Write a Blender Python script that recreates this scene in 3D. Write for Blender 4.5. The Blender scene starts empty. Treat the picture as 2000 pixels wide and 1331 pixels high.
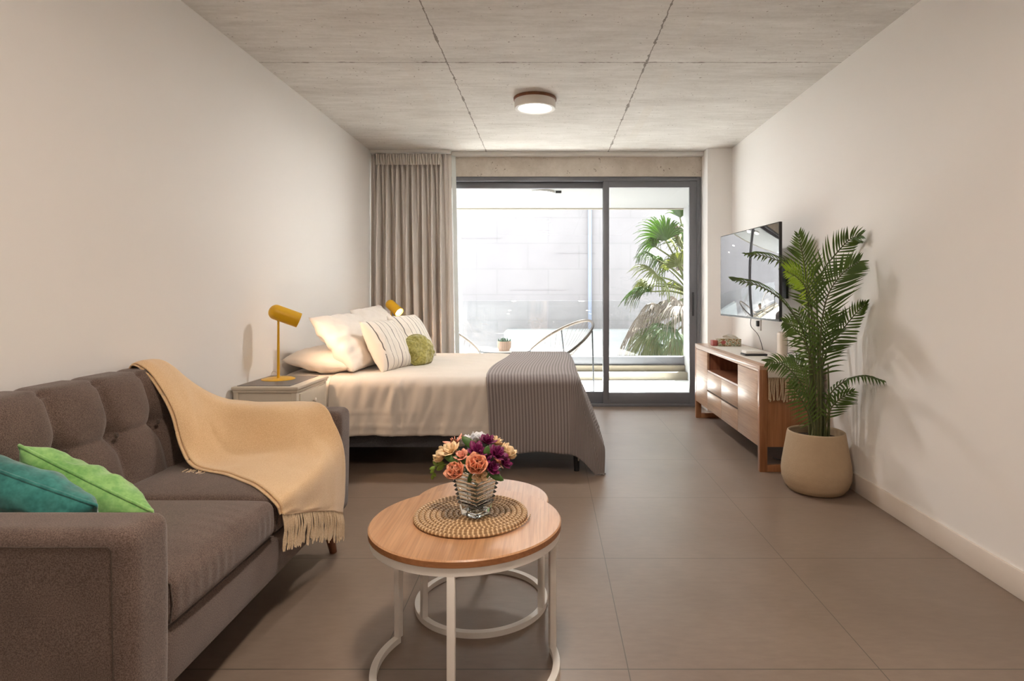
import bpy, bmesh, math, random
from mathutils import Vector, Matrix, noise
random.seed(7)
PI = math.pi
SC = bpy.context.scene
COL = SC.collection

# ------------------------------------------------------------------ camera
cd = bpy.data.cameras.new('camera'); cam = bpy.data.objects.new('camera', cd); COL.objects.link(cam)
cam.location = (0, 0, 1.2); cam.rotation_euler = (PI/2, 0, 0)
cd.sensor_width = 36; cd.lens = 1178/2000*36; cd.shift_x = -0.0355; cd.shift_y = -0.04725
cd.clip_start = .05; cd.clip_end = 200
SC.camera = cam
# ------------------------------------------------------------------ world / sun / exposure
w = bpy.data.worlds.new('world'); SC.world = w; w.use_nodes = True
bg = w.node_tree.nodes['Background']; bg.inputs[0].default_value = (.93, .965, 1, 1); bg.inputs[1].default_value = 3.3
sd = bpy.data.lights.new('sun', 'SUN'); sd.energy = 55; sd.angle = .02; sd.color = (1, .975, .94)
so = bpy.data.objects.new('sun', sd); COL.objects.link(so)
so.rotation_euler = Vector((-.30, -.50, -.80)).to_track_quat('-Z', 'Y').to_euler()
vs = SC.view_settings
SC.display_settings.display_device = 'sRGB'
vs.view_transform = 'Standard'; vs.look = 'None'; vs.exposure = 0.99; vs.gamma = 1; vs.use_curve_mapping = False
cy = SC.cycles
cy.use_denoising = True
cy.max_bounces = 10; cy.diffuse_bounces = 6; cy.glossy_bounces = 4; cy.transmission_bounces = 8; cy.transparent_max_bounces = 12
cy.caustics_reflective = False; cy.caustics_refractive = False
cy.sample_clamp_indirect = 0
WARM = (1, .84, .70)

# ------------------------------------------------------------------ materials
def srgb(r, g, b):
    f = lambda c: (c/255/12.92) if c/255 <= .04045 else ((c/255+.055)/1.055)**2.4
    return (f(r), f(g), f(b), 1)

class NT:
    def __init__(s, name):
        s.m = bpy.data.materials.new(name); s.m.use_nodes = True
        s.t = s.m.node_tree; s.b = s.t.nodes['Principled BSDF']; s.out = s.t.nodes['Material Output']
    def n(s, typ, props=None, **inp):
        nd = s.t.nodes.new(typ)
        for k, v in (props or {}).items(): setattr(nd, k, v)
        for k, v in inp.items():
            key = int(k[1:]) if k[0] == 'i' and k[1:].isdigit() else k
            sock = nd.inputs[key]
            if isinstance(v, bpy.types.NodeSocket): s.t.links.new(v, sock)
            else: sock.default_value = v
        return nd
    def math(s, op, a, b=0.0, c=0.0, clamp=False):
        return s.n('ShaderNodeMath', {'operation': op, 'use_clamp': clamp}, i0=a, i1=b, i2=c).outputs[0]
    def mix(s, f, a, b, mode='MIX'):
        nd = s.n('ShaderNodeMix', {'data_type': 'RGBA', 'blend_type': mode}, i0=f, i6=a, i7=b)
        return nd.outputs[2]
    def ramp(s, f, stops):
        nd = s.n('ShaderNodeValToRGB', i0=f); e = nd.color_ramp.elements
        while len(e) < len(stops): e.new(.5)
        for k, (p, c) in enumerate(stops): e[k].position = p; e[k].color = c if len(c) == 4 else (*c, 1)
        return nd.outputs[0]
    def obj(s, scale=(1, 1, 1), uv=False):
        tc = s.n('ShaderNodeTexCoord')
        return s.n('ShaderNodeMapping', i0=tc.outputs['UV' if uv else 'Object'], Scale=scale).outputs[0]
    def noise(s, v, sc, det=3, rough=.5, dist=0):
        return s.n('ShaderNodeTexNoise', i0=v, Scale=sc, Detail=det, Roughness=rough, Distortion=dist).outputs[0]
    def link(s, a, key): s.t.links.new(a, s.b.inputs[key])
    def bump(s, h, strength=.3, dist=.002):
        s.link(s.n('ShaderNodeBump', Strength=strength, Distance=dist, Height=h).outputs[0], 'Normal')

def plain(name, col, rough=.5, metal=0, spec=.5, nz=0, nsc=30, bump=0, bsc=200, bd=.001, coat=0, sheen=0):
    s = NT(name); s.b.inputs['Roughness'].default_value = rough; s.b.inputs['Metallic'].default_value = metal
    s.b.inputs['Specular IOR Level'].default_value = spec; s.b.inputs['Coat Weight'].default_value = coat
    s.b.inputs['Sheen Weight'].default_value = sheen
    v = s.obj()
    f = s.noise(v, nsc)
    d = tuple(max(0, c*(1-nz)) for c in col[:3])+(1,); l = tuple(min(1, c*(1+nz)) for c in col[:3])+(1,)
    s.link(s.mix(f, d, l), 'Base Color')
    if bump: s.bump(s.noise(v, bsc), bump, bd)
    return s.m

def fabric(name, c1, c2, sc=260, bump=.5, bd=.0015, rough=.95, sheen=.2, uv=False, big=.12):
    s = NT(name); v = s.obj(uv=uv)
    s.b.inputs['Roughness'].default_value = rough; s.b.inputs['Sheen Weight'].default_value = sheen; s.b.inputs['Specular IOR Level'].default_value = .15
    f = s.noise(v, sc, 2, .7)
    g = s.noise(v, 7, 3)
    col = s.mix(s.ramp(f, [(.35, (0, 0, 0)), (.65, (1, 1, 1))]), c1, c2)
    s.link(s.mix(big, col, s.ramp(g, [(.3, (0, 0, 0)), (.7, (1, 1, 1))]), 'SOFT_LIGHT'), 'Base Color')
    s.bump(f, bump, bd)
    return s.m

def wood(name, c1, c2, axis='y', scale=1.0, rough=.35, coat=0, fine=60):
    s = NT(name)
    st = {'x': (.8, 9, 9), 'y': (9, .8, 9), 'z': (9, 9, .8)}[axis]
    v = s.obj(tuple(a*scale for a in st))
    a = s.noise(v, 2.2, 5, .6, .8)
    st2 = {'x': (1.2, fine, fine), 'y': (fine, 1.2, fine), 'z': (fine, fine, 1.2)}[axis]
    b = s.noise(s.obj(st2), 3, 2, .6)
    c = s.mix(s.ramp(a, [(.3, (0, 0, 0)), (.7, (1, 1, 1))]), c1, c2)
    s.link(s.mix(.22, c, s.ramp(b, [(.35, (.1, .1, .1)), (.6, (1, 1, 1))]), 'MULTIPLY'), 'Base Color')
    s.b.inputs['Roughness'].default_value = rough; s.b.inputs['Coat Weight'].default_value = coat
    s.b.inputs['Coat Roughness'].default_value = .2
    s.bump(b, .08, .001)
    return s.m

def glow(name, col, strength):
    s = NT(name); s.b.inputs['Base Color'].default_value = (.9, .9, .9, 1)
    s.b.inputs['Emission Color'].default_value = (*col, 1); s.b.inputs['Emission Strength'].default_value = strength
    return s.m

def pane_glass(name, tint=(.97, .985, .98, 1), refl=1.0):
    s = NT(name); s.t.nodes.remove(s.b)
    ge = s.n('ShaderNodeNewGeometry')   # Schlick reflectance, the same on both faces of the thin pane
    dt = s.n('ShaderNodeVectorMath', {'operation': 'DOT_PRODUCT'}, i0=ge.outputs['Incoming'], i1=ge.outputs['Normal']).outputs['Value']
    sch = s.math('MULTIPLY_ADD', s.math('POWER', s.math('SUBTRACT', 1.0, s.math('ABSOLUTE', dt), clamp=True), 5.0), .96, .04)
    tr = s.n('ShaderNodeBsdfTransparent', Color=tint)
    gl = s.n('ShaderNodeBsdfGlossy', Color=(1, 1, 1, 1), Roughness=.0)
    f = s.math('MULTIPLY', sch, refl)
    mx = s.n('ShaderNodeMixShader', i0=f, i1=tr.outputs[0], i2=gl.outputs[0])
    s.t.links.new(mx.outputs[0], s.out.inputs[0])
    return s.m

def mk_floor():
    s = NT('floor_tile'); tc = s.n('ShaderNodeTexCoord'); sx = s.n('ShaderNodeSeparateXYZ', i0=tc.outputs['Object'])
    def line(o, off, hw):
        m = s.math('MODULO', s.math('ADD', o, 80-off), .8)
        d = s.math('MINIMUM', m, s.math('SUBTRACT', .8, m))
        return s.math('LESS_THAN', d, hw)
    g = s.math('MAXIMUM', line(sx.outputs[0], .254, .0016), line(sx.outputs[1], 1.918-.8, .0022))
    v = s.obj()
    a = s.noise(v, 1.6, 6, .6, .4); b = s.noise(s.obj((1, 3, 1)), 14, 4, .6)
    c = s.mix(s.ramp(a, [(.3, (0, 0, 0)), (.7, (1, 1, 1))]), (.186, .137, .105, 1), (.238, .180, .142, 1))
    c = s.mix(.12, c, s.ramp(b, [(.3, (.3, .3, .3)), (.7, (1, 1, 1))]), 'OVERLAY')
    c = s.mix(g, c, (.10, .078, .06, 1))
    s.link(c, 'Base Color')
    s.link(s.math('ADD', .30, s.math('MULTIPLY', b, .12)), 'Roughness')
    s.b.inputs['Specular IOR Level'].default_value = .5
    s.bump(s.math('SUBTRACT', s.math('MULTIPLY', b, .15), g), .12, .001)
    return s.m

def mk_concrete(name, joints=True, warm=0):
    s = NT(name); tc = s.n('ShaderNodeTexCoord'); sx = s.n('ShaderNodeSeparateXYZ', i0=tc.outputs['Object']); v = tc.outputs['Object']
    a = s.noise(s.obj((.8, 2.4, 1)), 1.5, 6, .65, .3)
    b = s.noise(s.obj((1, 7, 1)), 4, 6, .7, .5)
    c3 = s.noise(v, 45, 3, .7)
    base = s.mix(s.ramp(a, [(.25, (0, 0, 0)), (.75, (1, 1, 1))]), (.52-.02*warm, .485-.045*warm, .45-.075*warm, 1), (.71-.02*warm, .68-.045*warm, .645-.075*warm, 1))
    base = s.mix(.45, base, s.ramp(b, [(.3, (.25, .25, .25)), (.7, (.85, .85, .85))]), 'SOFT_LIGHT')
    base = s.mix(.12, base, s.ramp(c3, [(.3, (.2, .2, .2)), (.6, (.8, .8, .8))]), 'SOFT_LIGHT')
    # blow holes / dark specks
    sp = s.noise(s.obj((1, 1.6, 1)), 9, 2, .5)
    fine = s.noise(v, 55, 1, .5)
    spots = s.math('MULTIPLY', s.math('GREATER_THAN', fine, .70), s.math('GREATER_THAN', sp, .56))
    base = s.mix(s.math('MULTIPLY', spots, .7), base, (.14, .10, .07, 1))
    # long smears
    sm = s.noise(s.obj((2.2, 22, 1)), 3, 2, .6)
    base = s.mix(s.math('MULTIPLY', s.math('GREATER_THAN', sm, .73), .25), base, (.17, .13, .10, 1))
    h = s.math('MULTIPLY', spots, -1.0)
    if joints:
        wob = s.math('MULTIPLY', s.math('SUBTRACT', s.noise(v, 9, 3, .7), .5), .022)
        thick = s.math('MULTIPLY', s.ramp(s.noise(v, 6, 3, .8), [(.5, (0, 0, 0)), (.72, (1, 1, 1))]), .012)
        g = None
        for ax, pos in ((0, -.64), (0, .62), (1, 3.81), (1, 1.37), (1, -1.07)):
            d = s.math('ABSOLUTE', s.math('ADD', s.math('SUBTRACT', sx.outputs[ax], pos), wob))
            l = s.math('LESS_THAN', d, s.math('ADD', .0030, thick))
            g = l if g is None else s.math('MAXIMUM', g, l)
        base = s.mix(s.math('MULTIPLY', g, .72), base, (.10, .075, .055, 1))
        # formwork ghost strips left from tape
        for pos, col in ((-.90, (.62, .55, .49, 1)), (.79, (.62, .57, .50, 1))):
            d = s.math('ABSOLUTE', s.math('ADD', s.math('SUBTRACT', sx.outputs[0], pos), s.math('MULTIPLY', wob, .5)))
            l = s.math('MULTIPLY', s.math('LESS_THAN', d, .035), s.ramp(s.noise(v, 2.5, 3), [(.35, (0, 0, 0)), (.65, (1, 1, 1))]))
            base = s.mix(s.math('MULTIPLY', l, .35), base, col)
        h = s.math('SUBTRACT', h, g)
    s.link(base, 'Base Color'); s.b.inputs['Roughness'].default_value = .75; s.b.inputs['Specular IOR Level'].default_value = .3
    s.bump(s.math('ADD', h, s.math('MULTIPLY', b, .6)), .35, .004)
    return s.m

def mk_knit():
    s = NT('ribbed_knit'); tc = s.n('ShaderNodeTexCoord'); sx = s.n('ShaderNodeSeparateXYZ', i0=tc.outputs['UV'])
    f = s.math('SINE', s.math('MULTIPLY', sx.outputs[0], 2*PI/.021))
    f = s.math('MULTIPLY_ADD', f, .5, .5)
    st = s.noise(s.n('ShaderNodeMapping', i0=tc.outputs['UV'], Scale=(60, 260, 1)).outputs[0], 2, 2)
    c = s.mix(s.ramp(f, [(.0, (0, 0, 0)), (.8, (1, 1, 1))]), (.165, .143, .140, 1), (.30, .272, .27, 1))
    c = s.mix(.25, c, st, 'SOFT_LIGHT')
    s.link(c, 'Base Color'); s.b.inputs['Roughness'].default_value = .95; s.b.inputs['Sheen Weight'].default_value = .15
    s.b.inputs['Specular IOR Level'].default_value = .1
    s.bump(s.math('ADD', f, s.math('MULTIPLY', st, .4)), .5, .004)
    return s.m

def mk_stripes():
    s = NT('striped_cotton'); tc = s.n('ShaderNodeTexCoord'); sx = s.n('ShaderNodeSeparateXYZ', i0=tc.outputs['UV'])
    u = sx.outputs[0]; dark = None
    for p, hw in ((.10, .010), (.24, .005), (.36, .004), (.50, .010), (.62, .004), (.74, .005), (.88, .010)):
        d = s.math('LESS_THAN', s.math('ABSOLUTE', s.math('SUBTRACT', u, p)), hw)
        dark = d if dark is None else s.math('MAXIMUM', dark, d)
    br = s.math('GREATER_THAN', s.noise(s.n('ShaderNodeMapping', i0=tc.outputs['UV'], Scale=(6, 2.5, 1)).outputs[0], 2), .36)
    c = s.mix(s.math('MULTIPLY', s.math('MULTIPLY', dark, br), .85), (.76, .71, .64, 1), (.055, .05, .055, 1))
    s.link(c, 'Base Color'); s.b.inputs['Roughness'].default_value = .95
    s.bump(s.noise(s.obj(), 300), .2, .001)
    return s.m

def mk_wicker():
    s = NT('wicker'); v = s.obj()
    tc = s.n('ShaderNodeTexCoord'); sx = s.n('ShaderNodeSeparateXYZ', i0=tc.outputs['UV'])
    # uv.x runs along the coil in metres: wrapping strands
    f = s.math('SINE', s.math('MULTIPLY', sx.outputs[0], 2*PI/.0145)); f = s.math('MULTIPLY_ADD', f, .5, .5)
    c = s.mix(s.ramp(f, [(.55, (0, 0, 0)), (.8, (1, 1, 1))]), (.30, .17, .075, 1), (.66, .47, .27, 1))
    c = s.mix(.35, c, s.noise(v, 60, 3), 'SOFT_LIGHT')
    s.link(c, 'Base Color'); s.b.inputs['Roughness'].default_value = .6
    s.bump(f, .6, .002)
    return s.m

def mk_facade():
    s = NT('neighbour_render'); tc = s.n('ShaderNodeTexCoord')
    v = s.n('ShaderNodeMapping', i0=tc.outputs['Object'], Rotation=(PI/2, 0, 0)).outputs[0]
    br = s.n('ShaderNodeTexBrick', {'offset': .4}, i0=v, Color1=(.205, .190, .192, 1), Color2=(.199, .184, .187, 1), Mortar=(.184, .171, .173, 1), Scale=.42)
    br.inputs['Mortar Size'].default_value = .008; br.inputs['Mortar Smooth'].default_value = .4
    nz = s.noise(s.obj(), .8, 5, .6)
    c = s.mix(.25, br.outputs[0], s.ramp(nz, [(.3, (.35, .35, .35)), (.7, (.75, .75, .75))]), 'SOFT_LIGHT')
    s.link(c, 'Base Color'); s.b.inputs['Roughness'].default_value = .9
    return s.m

def mk_tufted(name, c1, c2): return fabric(name, c1, c2, sc=330, bump=.6, bd=.0012, sheen=.25)

M = {}
M['wall'] = plain('wall_paint', (.85, .832, .812, 1), .85, spec=.2, nz=.01, nsc=3, bump=.05, bsc=90)
M['white_paint'] = plain('white_paint', (.80, .785, .76, 1), .5, nz=.01)
M['skirting'] = plain('skirting_paint', (.74, .67, .60, 1), .45, nz=.015)
M['floor'] = mk_floor(); M['concrete'] = mk_concrete('ceiling_concrete'); M['beam'] = mk_concrete('beam_concrete', False, 1)
M['alu'] = plain('anthracite_aluminium', (.15, .155, .172, 1), .38, spec=.5, nz=.04)
M['glass'] = pane_glass('window_glass'); M['rail_glass'] = pane_glass('railing_glass', (.975, .99, .988, 1))
M['sofa'] = mk_tufted('sofa_fabric', (.080, .055, .046, 1), (.195, .142, .120, 1))
M['welt'] = fabric('sofa_welt', (.06, .043, .035, 1), (.10, .075, .06, 1))
M['legwood'] = wood('leg_wood', (.16, .055, .022, 1), (.26, .10, .045, 1), 'z')
M['throw'] = fabric('throw_wool', (.66, .43, .225, 1), (.84, .62, .385, 1), sc=420, bump=.5, sheen=.35, big=.06)
M['fringe'] = fabric('throw_fringe', (.62, .46, .29, 1), (.80, .64, .45, 1), sc=300)
M['teal'] = fabric('teal_velvet', (.022, .16, .15, 1), (.05, .26, .235, 1), sc=40, bump=.25, bd=.004, rough=.6, sheen=.5, big=.3)
M['green'] = fabric('green_velvet', (.19, .44, .13, 1), (.32, .60, .20, 1), sc=40, bump=.25, bd=.004, rough=.6, sheen=.5, big=.3)
M['olive'] = fabric('olive_velvet', (.24, .22, .05, 1), (.42, .38, .12, 1), sc=60, bump=.4, bd=.004, rough=.7, sheen=.5, big=.3)
M['duvet'] = fabric('duvet_cotton', (.60, .55, .495, 1), (.65, .60, .54, 1), sc=500, bump=.2, rough=.9, sheen=.1, big=.05)
M['linen'] = fabric('pillow_cotton', (.76, .70, .635, 1), (.82, .76, .69, 1), sc=400, bump=.15, rough=.9, sheen=.1, big=.05)
M['knit'] = mk_knit(); M['stripes'] = mk_stripes(); M['wicker'] = mk_wicker()
M['bedbase'] = fabric('bed_base_fabric', (.05, .05, .055, 1), (.09, .09, .10, 1))
M['mattress'] = fabric('mattress_ticking', (.70, .60, .50, 1), (.78, .68, .58, 1))
M['black'] = plain('black_plastic', (.015, .015, .017, 1), .4, nz=.05)
M['blackmetal'] = plain('black_metal', (.03, .035, .04, 1), .45, nz=.05)
M['cream'] = plain('cream_lacquer', (.60, .53, .43, 1), .42, nz=.03, nsc=12)
M['inlay'] = plain('taupe_leather', (.13, .11, .10, 1), .4, nz=.1, nsc=80, bump=.1, bsc=300)
M['ceramic'] = plain('white_ceramic', (.78, .72, .64, 1), .2, coat=.5)
M['yellow'] = plain('yellow_lacquer', (.72, .40, .008, 1), .38, nz=.02)
M['lampinside'] = plain('lamp_white_inside', (.85, .85, .82, 1), .4)
M['bulb'] = glow('bulb_glow', (1, .88, .72), 12)
M['diffuser'] = glow('diffuser_glow', (1, .93, .82), 4)
M['tablewood'] = wood('table_top_ash', (.47, .24, .115, 1), (.60, .34, .18, 1), 'y', 1.1, .3, .15)
M['tableedge'] = wood('table_edge_ash', (.30, .125, .048, 1), (.38, .17, .07, 1), 'x', 2, .4)
M['whitemetal'] = plain('white_powder_coat', (.76, .73, .69, 1), .4, nz=.01)
M['cfront'] = wood('console_front_sheen', (.40, .235, .14, 1), (.56, .36, .235, 1), 'y', .8, .42, .15)  # same wood as the frame, lightened to imitate its satin reflection
M['cframe'] = wood('console_frame', (.29, .115, .045, 1), (.42, .19, .085, 1), 'z', 1.2, .35, .2)
M['ctop'] = wood('console_top', (.42, .25, .15, 1), (.56, .37, .25, 1), 'y', 1.0, .28, .35)
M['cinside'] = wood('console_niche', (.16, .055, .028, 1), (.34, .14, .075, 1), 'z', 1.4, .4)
M['dark'] = plain('gap_shade_paint', (.03, .02, .015, 1), .7)  # near-black colour standing in for shade between the console fronts
M['runner'] = fabric('runner_cotton', (.62, .58, .52, 1), (.72, .68, .62, 1), sc=200)
M['tassel'] = fabric('runner_tassel', (.50, .38, .25, 1), (.66, .52, .37, 1), sc=200)
M['pot'] = plain('sand_pot', (.42, .31, .20, 1), .75, nz=.06, nsc=40, bump=.5, bsc=120, bd=.002)
M['soil'] = plain('dark_soil', (.04, .028, .02, 1), .95, nz=.4, nsc=80, bump=1, bsc=80, bd=.01)
M['frond'] = plain('palm_leaf', (.045, .095, .018, 1), .45, nz=.35, nsc=5)
M['frondlit'] = plain('palm_leaf_backlit', (.14, .25, .018, 1), .45, nz=.25, nsc=5)  # backlit yellow-green put into the leaf colour of one upper-left frond
M['stem'] = plain('palm_stem', (.085, .095, .03, 1), .5, nz=.3, nsc=20)
M['screen'] = plain('screen_glass', (.012, .013, .016, 1), .03, spec=.5)
M['screen'].node_tree.nodes['Principled BSDF'].inputs['IOR'].default_value = 6
M['curtain'] = fabric('curtain_cloth', (.60, .555, .51, 1), (.68, .635, .59, 1), sc=500, bump=.15, sheen=.2, big=.05)
M['lining'] = fabric('curtain_lining', (.60, .62, .60, 1), (.68, .70, .68, 1), sc=500, bump=.1)
M['facade'] = mk_facade()
M['extwhite'] = plain('balcony_paint', (.30, .30, .297, 1), .8, nz=.01)
M['balctile'] = plain('balcony_tile', (.74, .735, .72, 1), .5, nz=.05, nsc=8)
M['kerb'] = plain('kerb_concrete', (.26, .23, .18, 1), .8, nz=.1, nsc=10)
M['rattan'] = plain('rattan_wrap', (.10, .075, .055, 1), .6, nz=.25, nsc=60)
M['cord'] = plain('pale_cord', (.20, .15, .12, 1), .6)
M['terracotta'] = plain('pale_terracotta', (.62, .42, .32, 1), .8, nz=.1, nsc=50)
M['succulent'] = plain('succulent_leaf', (.10, .20, .12, 1), .5, nz=.3, nsc=40)
M['trunk'] = plain('palm_trunk', (.20, .14, .09, 1), .9, nz=.4, nsc=20, bump=1, bsc=20, bd=.02)
M['fan'] = plain('fan_leaf_green', (.04, .075, .013, 1), .5, nz=.35, nsc=3)
M['fanyellow'] = plain('fan_leaf_yellow', (.10, .11, .035, 1), .5, nz=.3, nsc=3)
M['fandead'] = plain('fan_leaf_dead', (.12, .09, .065, 1), .8, nz=.3, nsc=3)
M['ground'] = plain('yard_ground', (.35, .34, .32, 1), .9, nz=.1)
for k, c in (('purple', (.16, .006, .075)), ('peach', (.74, .33, .20)), ('creamfl', (.82, .62, .38)), ('pinkfl', (.78, .36, .26)), ('whitefl', (.78, .80, .85)), ('leaf', (.05, .12, .02)), ('sprig', (.16, .26, .03))):
    M[k] = plain('petal_'+k if 'leaf' not in k and 'sprig' not in k else 'bouquet_'+k, (*c, 1), .5, nz=.18, nsc=60)
def translucent(m, col, f=.35):
    t = m.node_tree; b = t.nodes['Principled BSDF']; o = t.nodes['Material Output']
    tr = t.nodes.new('ShaderNodeBsdfTranslucent'); tr.inputs[0].default_value = col
    mx = t.nodes.new('ShaderNodeMixShader'); mx.inputs[0].default_value = f
    t.links.new(b.outputs[0], mx.inputs[1]); t.links.new(tr.outputs[0], mx.inputs[2]); t.links.new(mx.outputs[0], o.inputs[0])
translucent(M['frond'], (.14, .20, .02, 1), .28); translucent(M['frondlit'], (.34, .46, .02, 1), .5)
translucent(M['fan'], (.12, .20, .02, 1), .5); translucent(M['fanyellow'], (.26, .28, .08, 1), .55)
def vglass():
    s = NT('vase_glass'); s.b.inputs['Base Color'].default_value = (.97, .99, .98, 1); s.b.inputs['Roughness'].default_value = .02
    s.b.inputs['Transmission Weight'].default_value = 1; s.b.inputs['IOR'].default_value = 1.45
    return s.m
M['vase'] = vglass()
M['paper'] = plain('white_paper', (.78, .76, .72, 1), .8)
M['redcard'] = plain('red_card', (.32, .07, .06, 1), .5, nz=.2)
def mk_tissue():
    s = NT('floral_card'); v = s.obj(); f = s.noise(v, 45, 2)
    s.link(s.ramp(f, [(.36, srgb(105, 80, 60)), (.45, srgb(150, 120, 70)), (.52, srgb(205, 195, 180)), (.62, srgb(120, 130, 100))]), 'Base Color')
    return s.m
M['floral'] = mk_tissue()
M['beige'] = plain('beige_plastic', (.58, .50, .42, 1), .35)
M['pipe'] = plain('blue_grey_pipe', (.20, .225, .29, 1), .6)

# ------------------------------------------------------------------ mesh helpers
class MB:
    def __init__(s): s.bm = bmesh.new(); s.uv = s.bm.loops.layers.uv.new('UVMap'); s.hasuv = False
    def box(s, x0, x1, y0, y1, z0, z1, bev=0, seg=2, mi=0):
        r = bmesh.ops.create_cube(s.bm, size=1); vs_ = r['verts']
        for v in vs_: v.co = Vector((x0+(v.co.x+.5)*(x1-x0), y0+(v.co.y+.5)*(y1-y0), z0+(v.co.z+.5)*(z1-z0)))
        fs = set(f for v in vs_ for f in v.link_faces)
        for f in fs: f.material_index = mi
        if bev:
            es = list(set(e for v in vs_ for e in v.link_edges))
            bmesh.ops.bevel(s.bm, geom=es, offset=bev, segments=seg, affect='EDGES', profile=.5)
        return s
    def grid(s, nu, nv, fn, closed_u=False, closed_v=False, uvfn=None, mi=0, flip=False):
        nuu = nu if closed_u else nu+1; nvv = nv if closed_v else nv+1
        V = [[s.bm.verts.new(fn(i/nu, j/nv)) for j in range(nvv)] for i in range(nuu)]
        for i in range(nu):
            for j in range(nv):
                q = [(i, j), (i+1, j), (i+1, j+1), (i, j+1)]
                if flip: q = q[::-1]
                vv = [V[a % nuu][b % nvv] for a, b in q]
                try: f = s.bm.faces.new(vv)
                except ValueError: continue
                f.material_index = mi
                if uvfn:
                    for lp, (a, b) in zip(f.loops, q): lp[s.uv].uv = uvfn(a/nu, b/nv)
        return V
    def tube(s, pts, r, n=8, cap=True, mi=0, closed=False, uvlen=False):
        pts = [Vector(p) for p in pts]; N = len(pts); rr = r if isinstance(r, (list, tuple)) else [r]*N
        rings = []; up = None; L = [0]
        for i in range(1, N): L.append(L[-1]+(pts[i]-pts[i-1]).length)
        for i, p in enumerate(pts):
            if closed: t = pts[(i+1) % N]-pts[i-1]
            else: t = pts[min(i+1, N-1)]-pts[max(i-1, 0)]
            t.normalize() if t.length > 1e-9 else None
            if up is None: up = Vector((0, 0, 1)) if abs(t.z) < .9 else Vector((1, 0, 0))
            a = t.cross(up)
            if a.length < 1e-6: a = t.orthogonal()
            a.normalize(); b = a.cross(t).normalized(); up = b
            rings.append([s.bm.verts.new(p+(a*math.cos(2*PI*k/n)+b*math.sin(2*PI*k/n))*rr[i]) for k in range(n)])
        M_ = N if closed else N-1
        for i in range(M_):
            A, B = rings[i], rings[(i+1) % N]
            for k in range(n):
                f = s.bm.faces.new((A[k], B[k], B[(k+1) % n], A[(k+1) % n])); f.material_index = mi; f.smooth = True
                if uvlen:
                    l1 = L[i]; l2 = L[i+1] if i+1 < N else L[-1]+.01
                    for lp, uv in zip(f.loops, ((l1, k/n), (l2, k/n), (l2, (k+1)/n), (l1, (k+1)/n))): lp[s.uv].uv = uv
        if cap and not closed:
            for rg in (rings[0][::-1], rings[-1]):
                f = s.bm.faces.new(rg); f.material_index = mi
        return s
    def lathe(s, prof, c=(0, 0, 0), n=48, mi=0, M4=None, closed=False):
        rings = []
        for (r, z) in prof:
            if r < 1e-6: rings.append([s.bm.verts.new((0, 0, z))])
            else: rings.append([s.bm.verts.new((r*math.cos(2*PI*k/n), r*math.sin(2*PI*k/n), z)) for k in range(n)])
        N = len(rings)
        for i in range(N if closed else N-1):
            A, B = rings[i], rings[(i+1) % N]
            for k in range(n):
                a = A[k % len(A)]; a2 = A[(k+1) % n % len(A)]; b = B[k % len(B)]; b2 = B[(k+1) % n % len(B)]
                vv = []
                for v in (a, a2, b2, b):
                    if v not in vv: vv.append(v)
                if len(vv) > 2:
                    f = s.bm.faces.new(vv); f.material_index = mi
        T = Matrix.Translation(Vector(c)) @ (M4 or Matrix.Identity(4))
        for rg in rings:
            for v in rg: v.co = T @ v.co
        return s
    def soft(s, x0, x1, y0, y1, z0, z1, r, nx=12, ny=12, nz=6, warp=None, uvax=None):
        """rounded box made of six gridded faces, warp(p, u) deforms, u in -1..1"""
        h = Vector(((x1-x0)/2, (y1-y0)/2, (z1-z0)/2)); c = Vector(((x0+x1)/2, (y0+y1)/2, (z0+z1)/2)); r = min(r, h.x, h.y, h.z)
        inner = h-Vector((r, r, r)); cache = {}
        n3 = (nx, ny, nz)
        def coord(k, n, hh):
            t = -1+2*k/n
            a = abs(t); st = 1-min(.9, 1.0*r/hh) if hh > r else 0
            return t
        def vert(ix):
            if ix in cache: return cache[ix]
            u = Vector([coord(ix[k], n3[k], h[k]) for k in range(3)])
            q = Vector((u.x*h.x, u.y*h.y, u.z*h.z))
            cl = Vector([max(-inner[k], min(inner[k], q[k])) for k in range(3)])
            d = q-cl
            if d.length > 1e-9: q = cl+d.normalized()*max(abs(d.x), abs(d.y), abs(d.z))
            p = c+q
            if warp: p = warp(p, u)
            v = s.bm.verts.new(p); cache[ix] = v; return v
        def face(f4):
            vv = [vert(i) for i in f4]
            f = s.bm.faces.new(vv); f.smooth = True
        for ax in range(3):
            a1, a2 = (ax+1) % 3, (ax+2) % 3
            for side in (0, n3[ax]):
                for i in range(n3[a1]):
                    for j in range(n3[a2]):
                        q = []
                        for (di, dj) in ((0, 0), (1, 0), (1, 1), (0, 1)):
                            ix = [0, 0, 0]; ix[ax] = side; ix[a1] = i+di; ix[a2] = j+dj; q.append(tuple(ix))
                        face(q if side else q[::-1])
        return s

def wloc(o):
    p = Vector((0, 0, 0))
    while o is not None: p += o.location; o = o.parent
    return p

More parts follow.
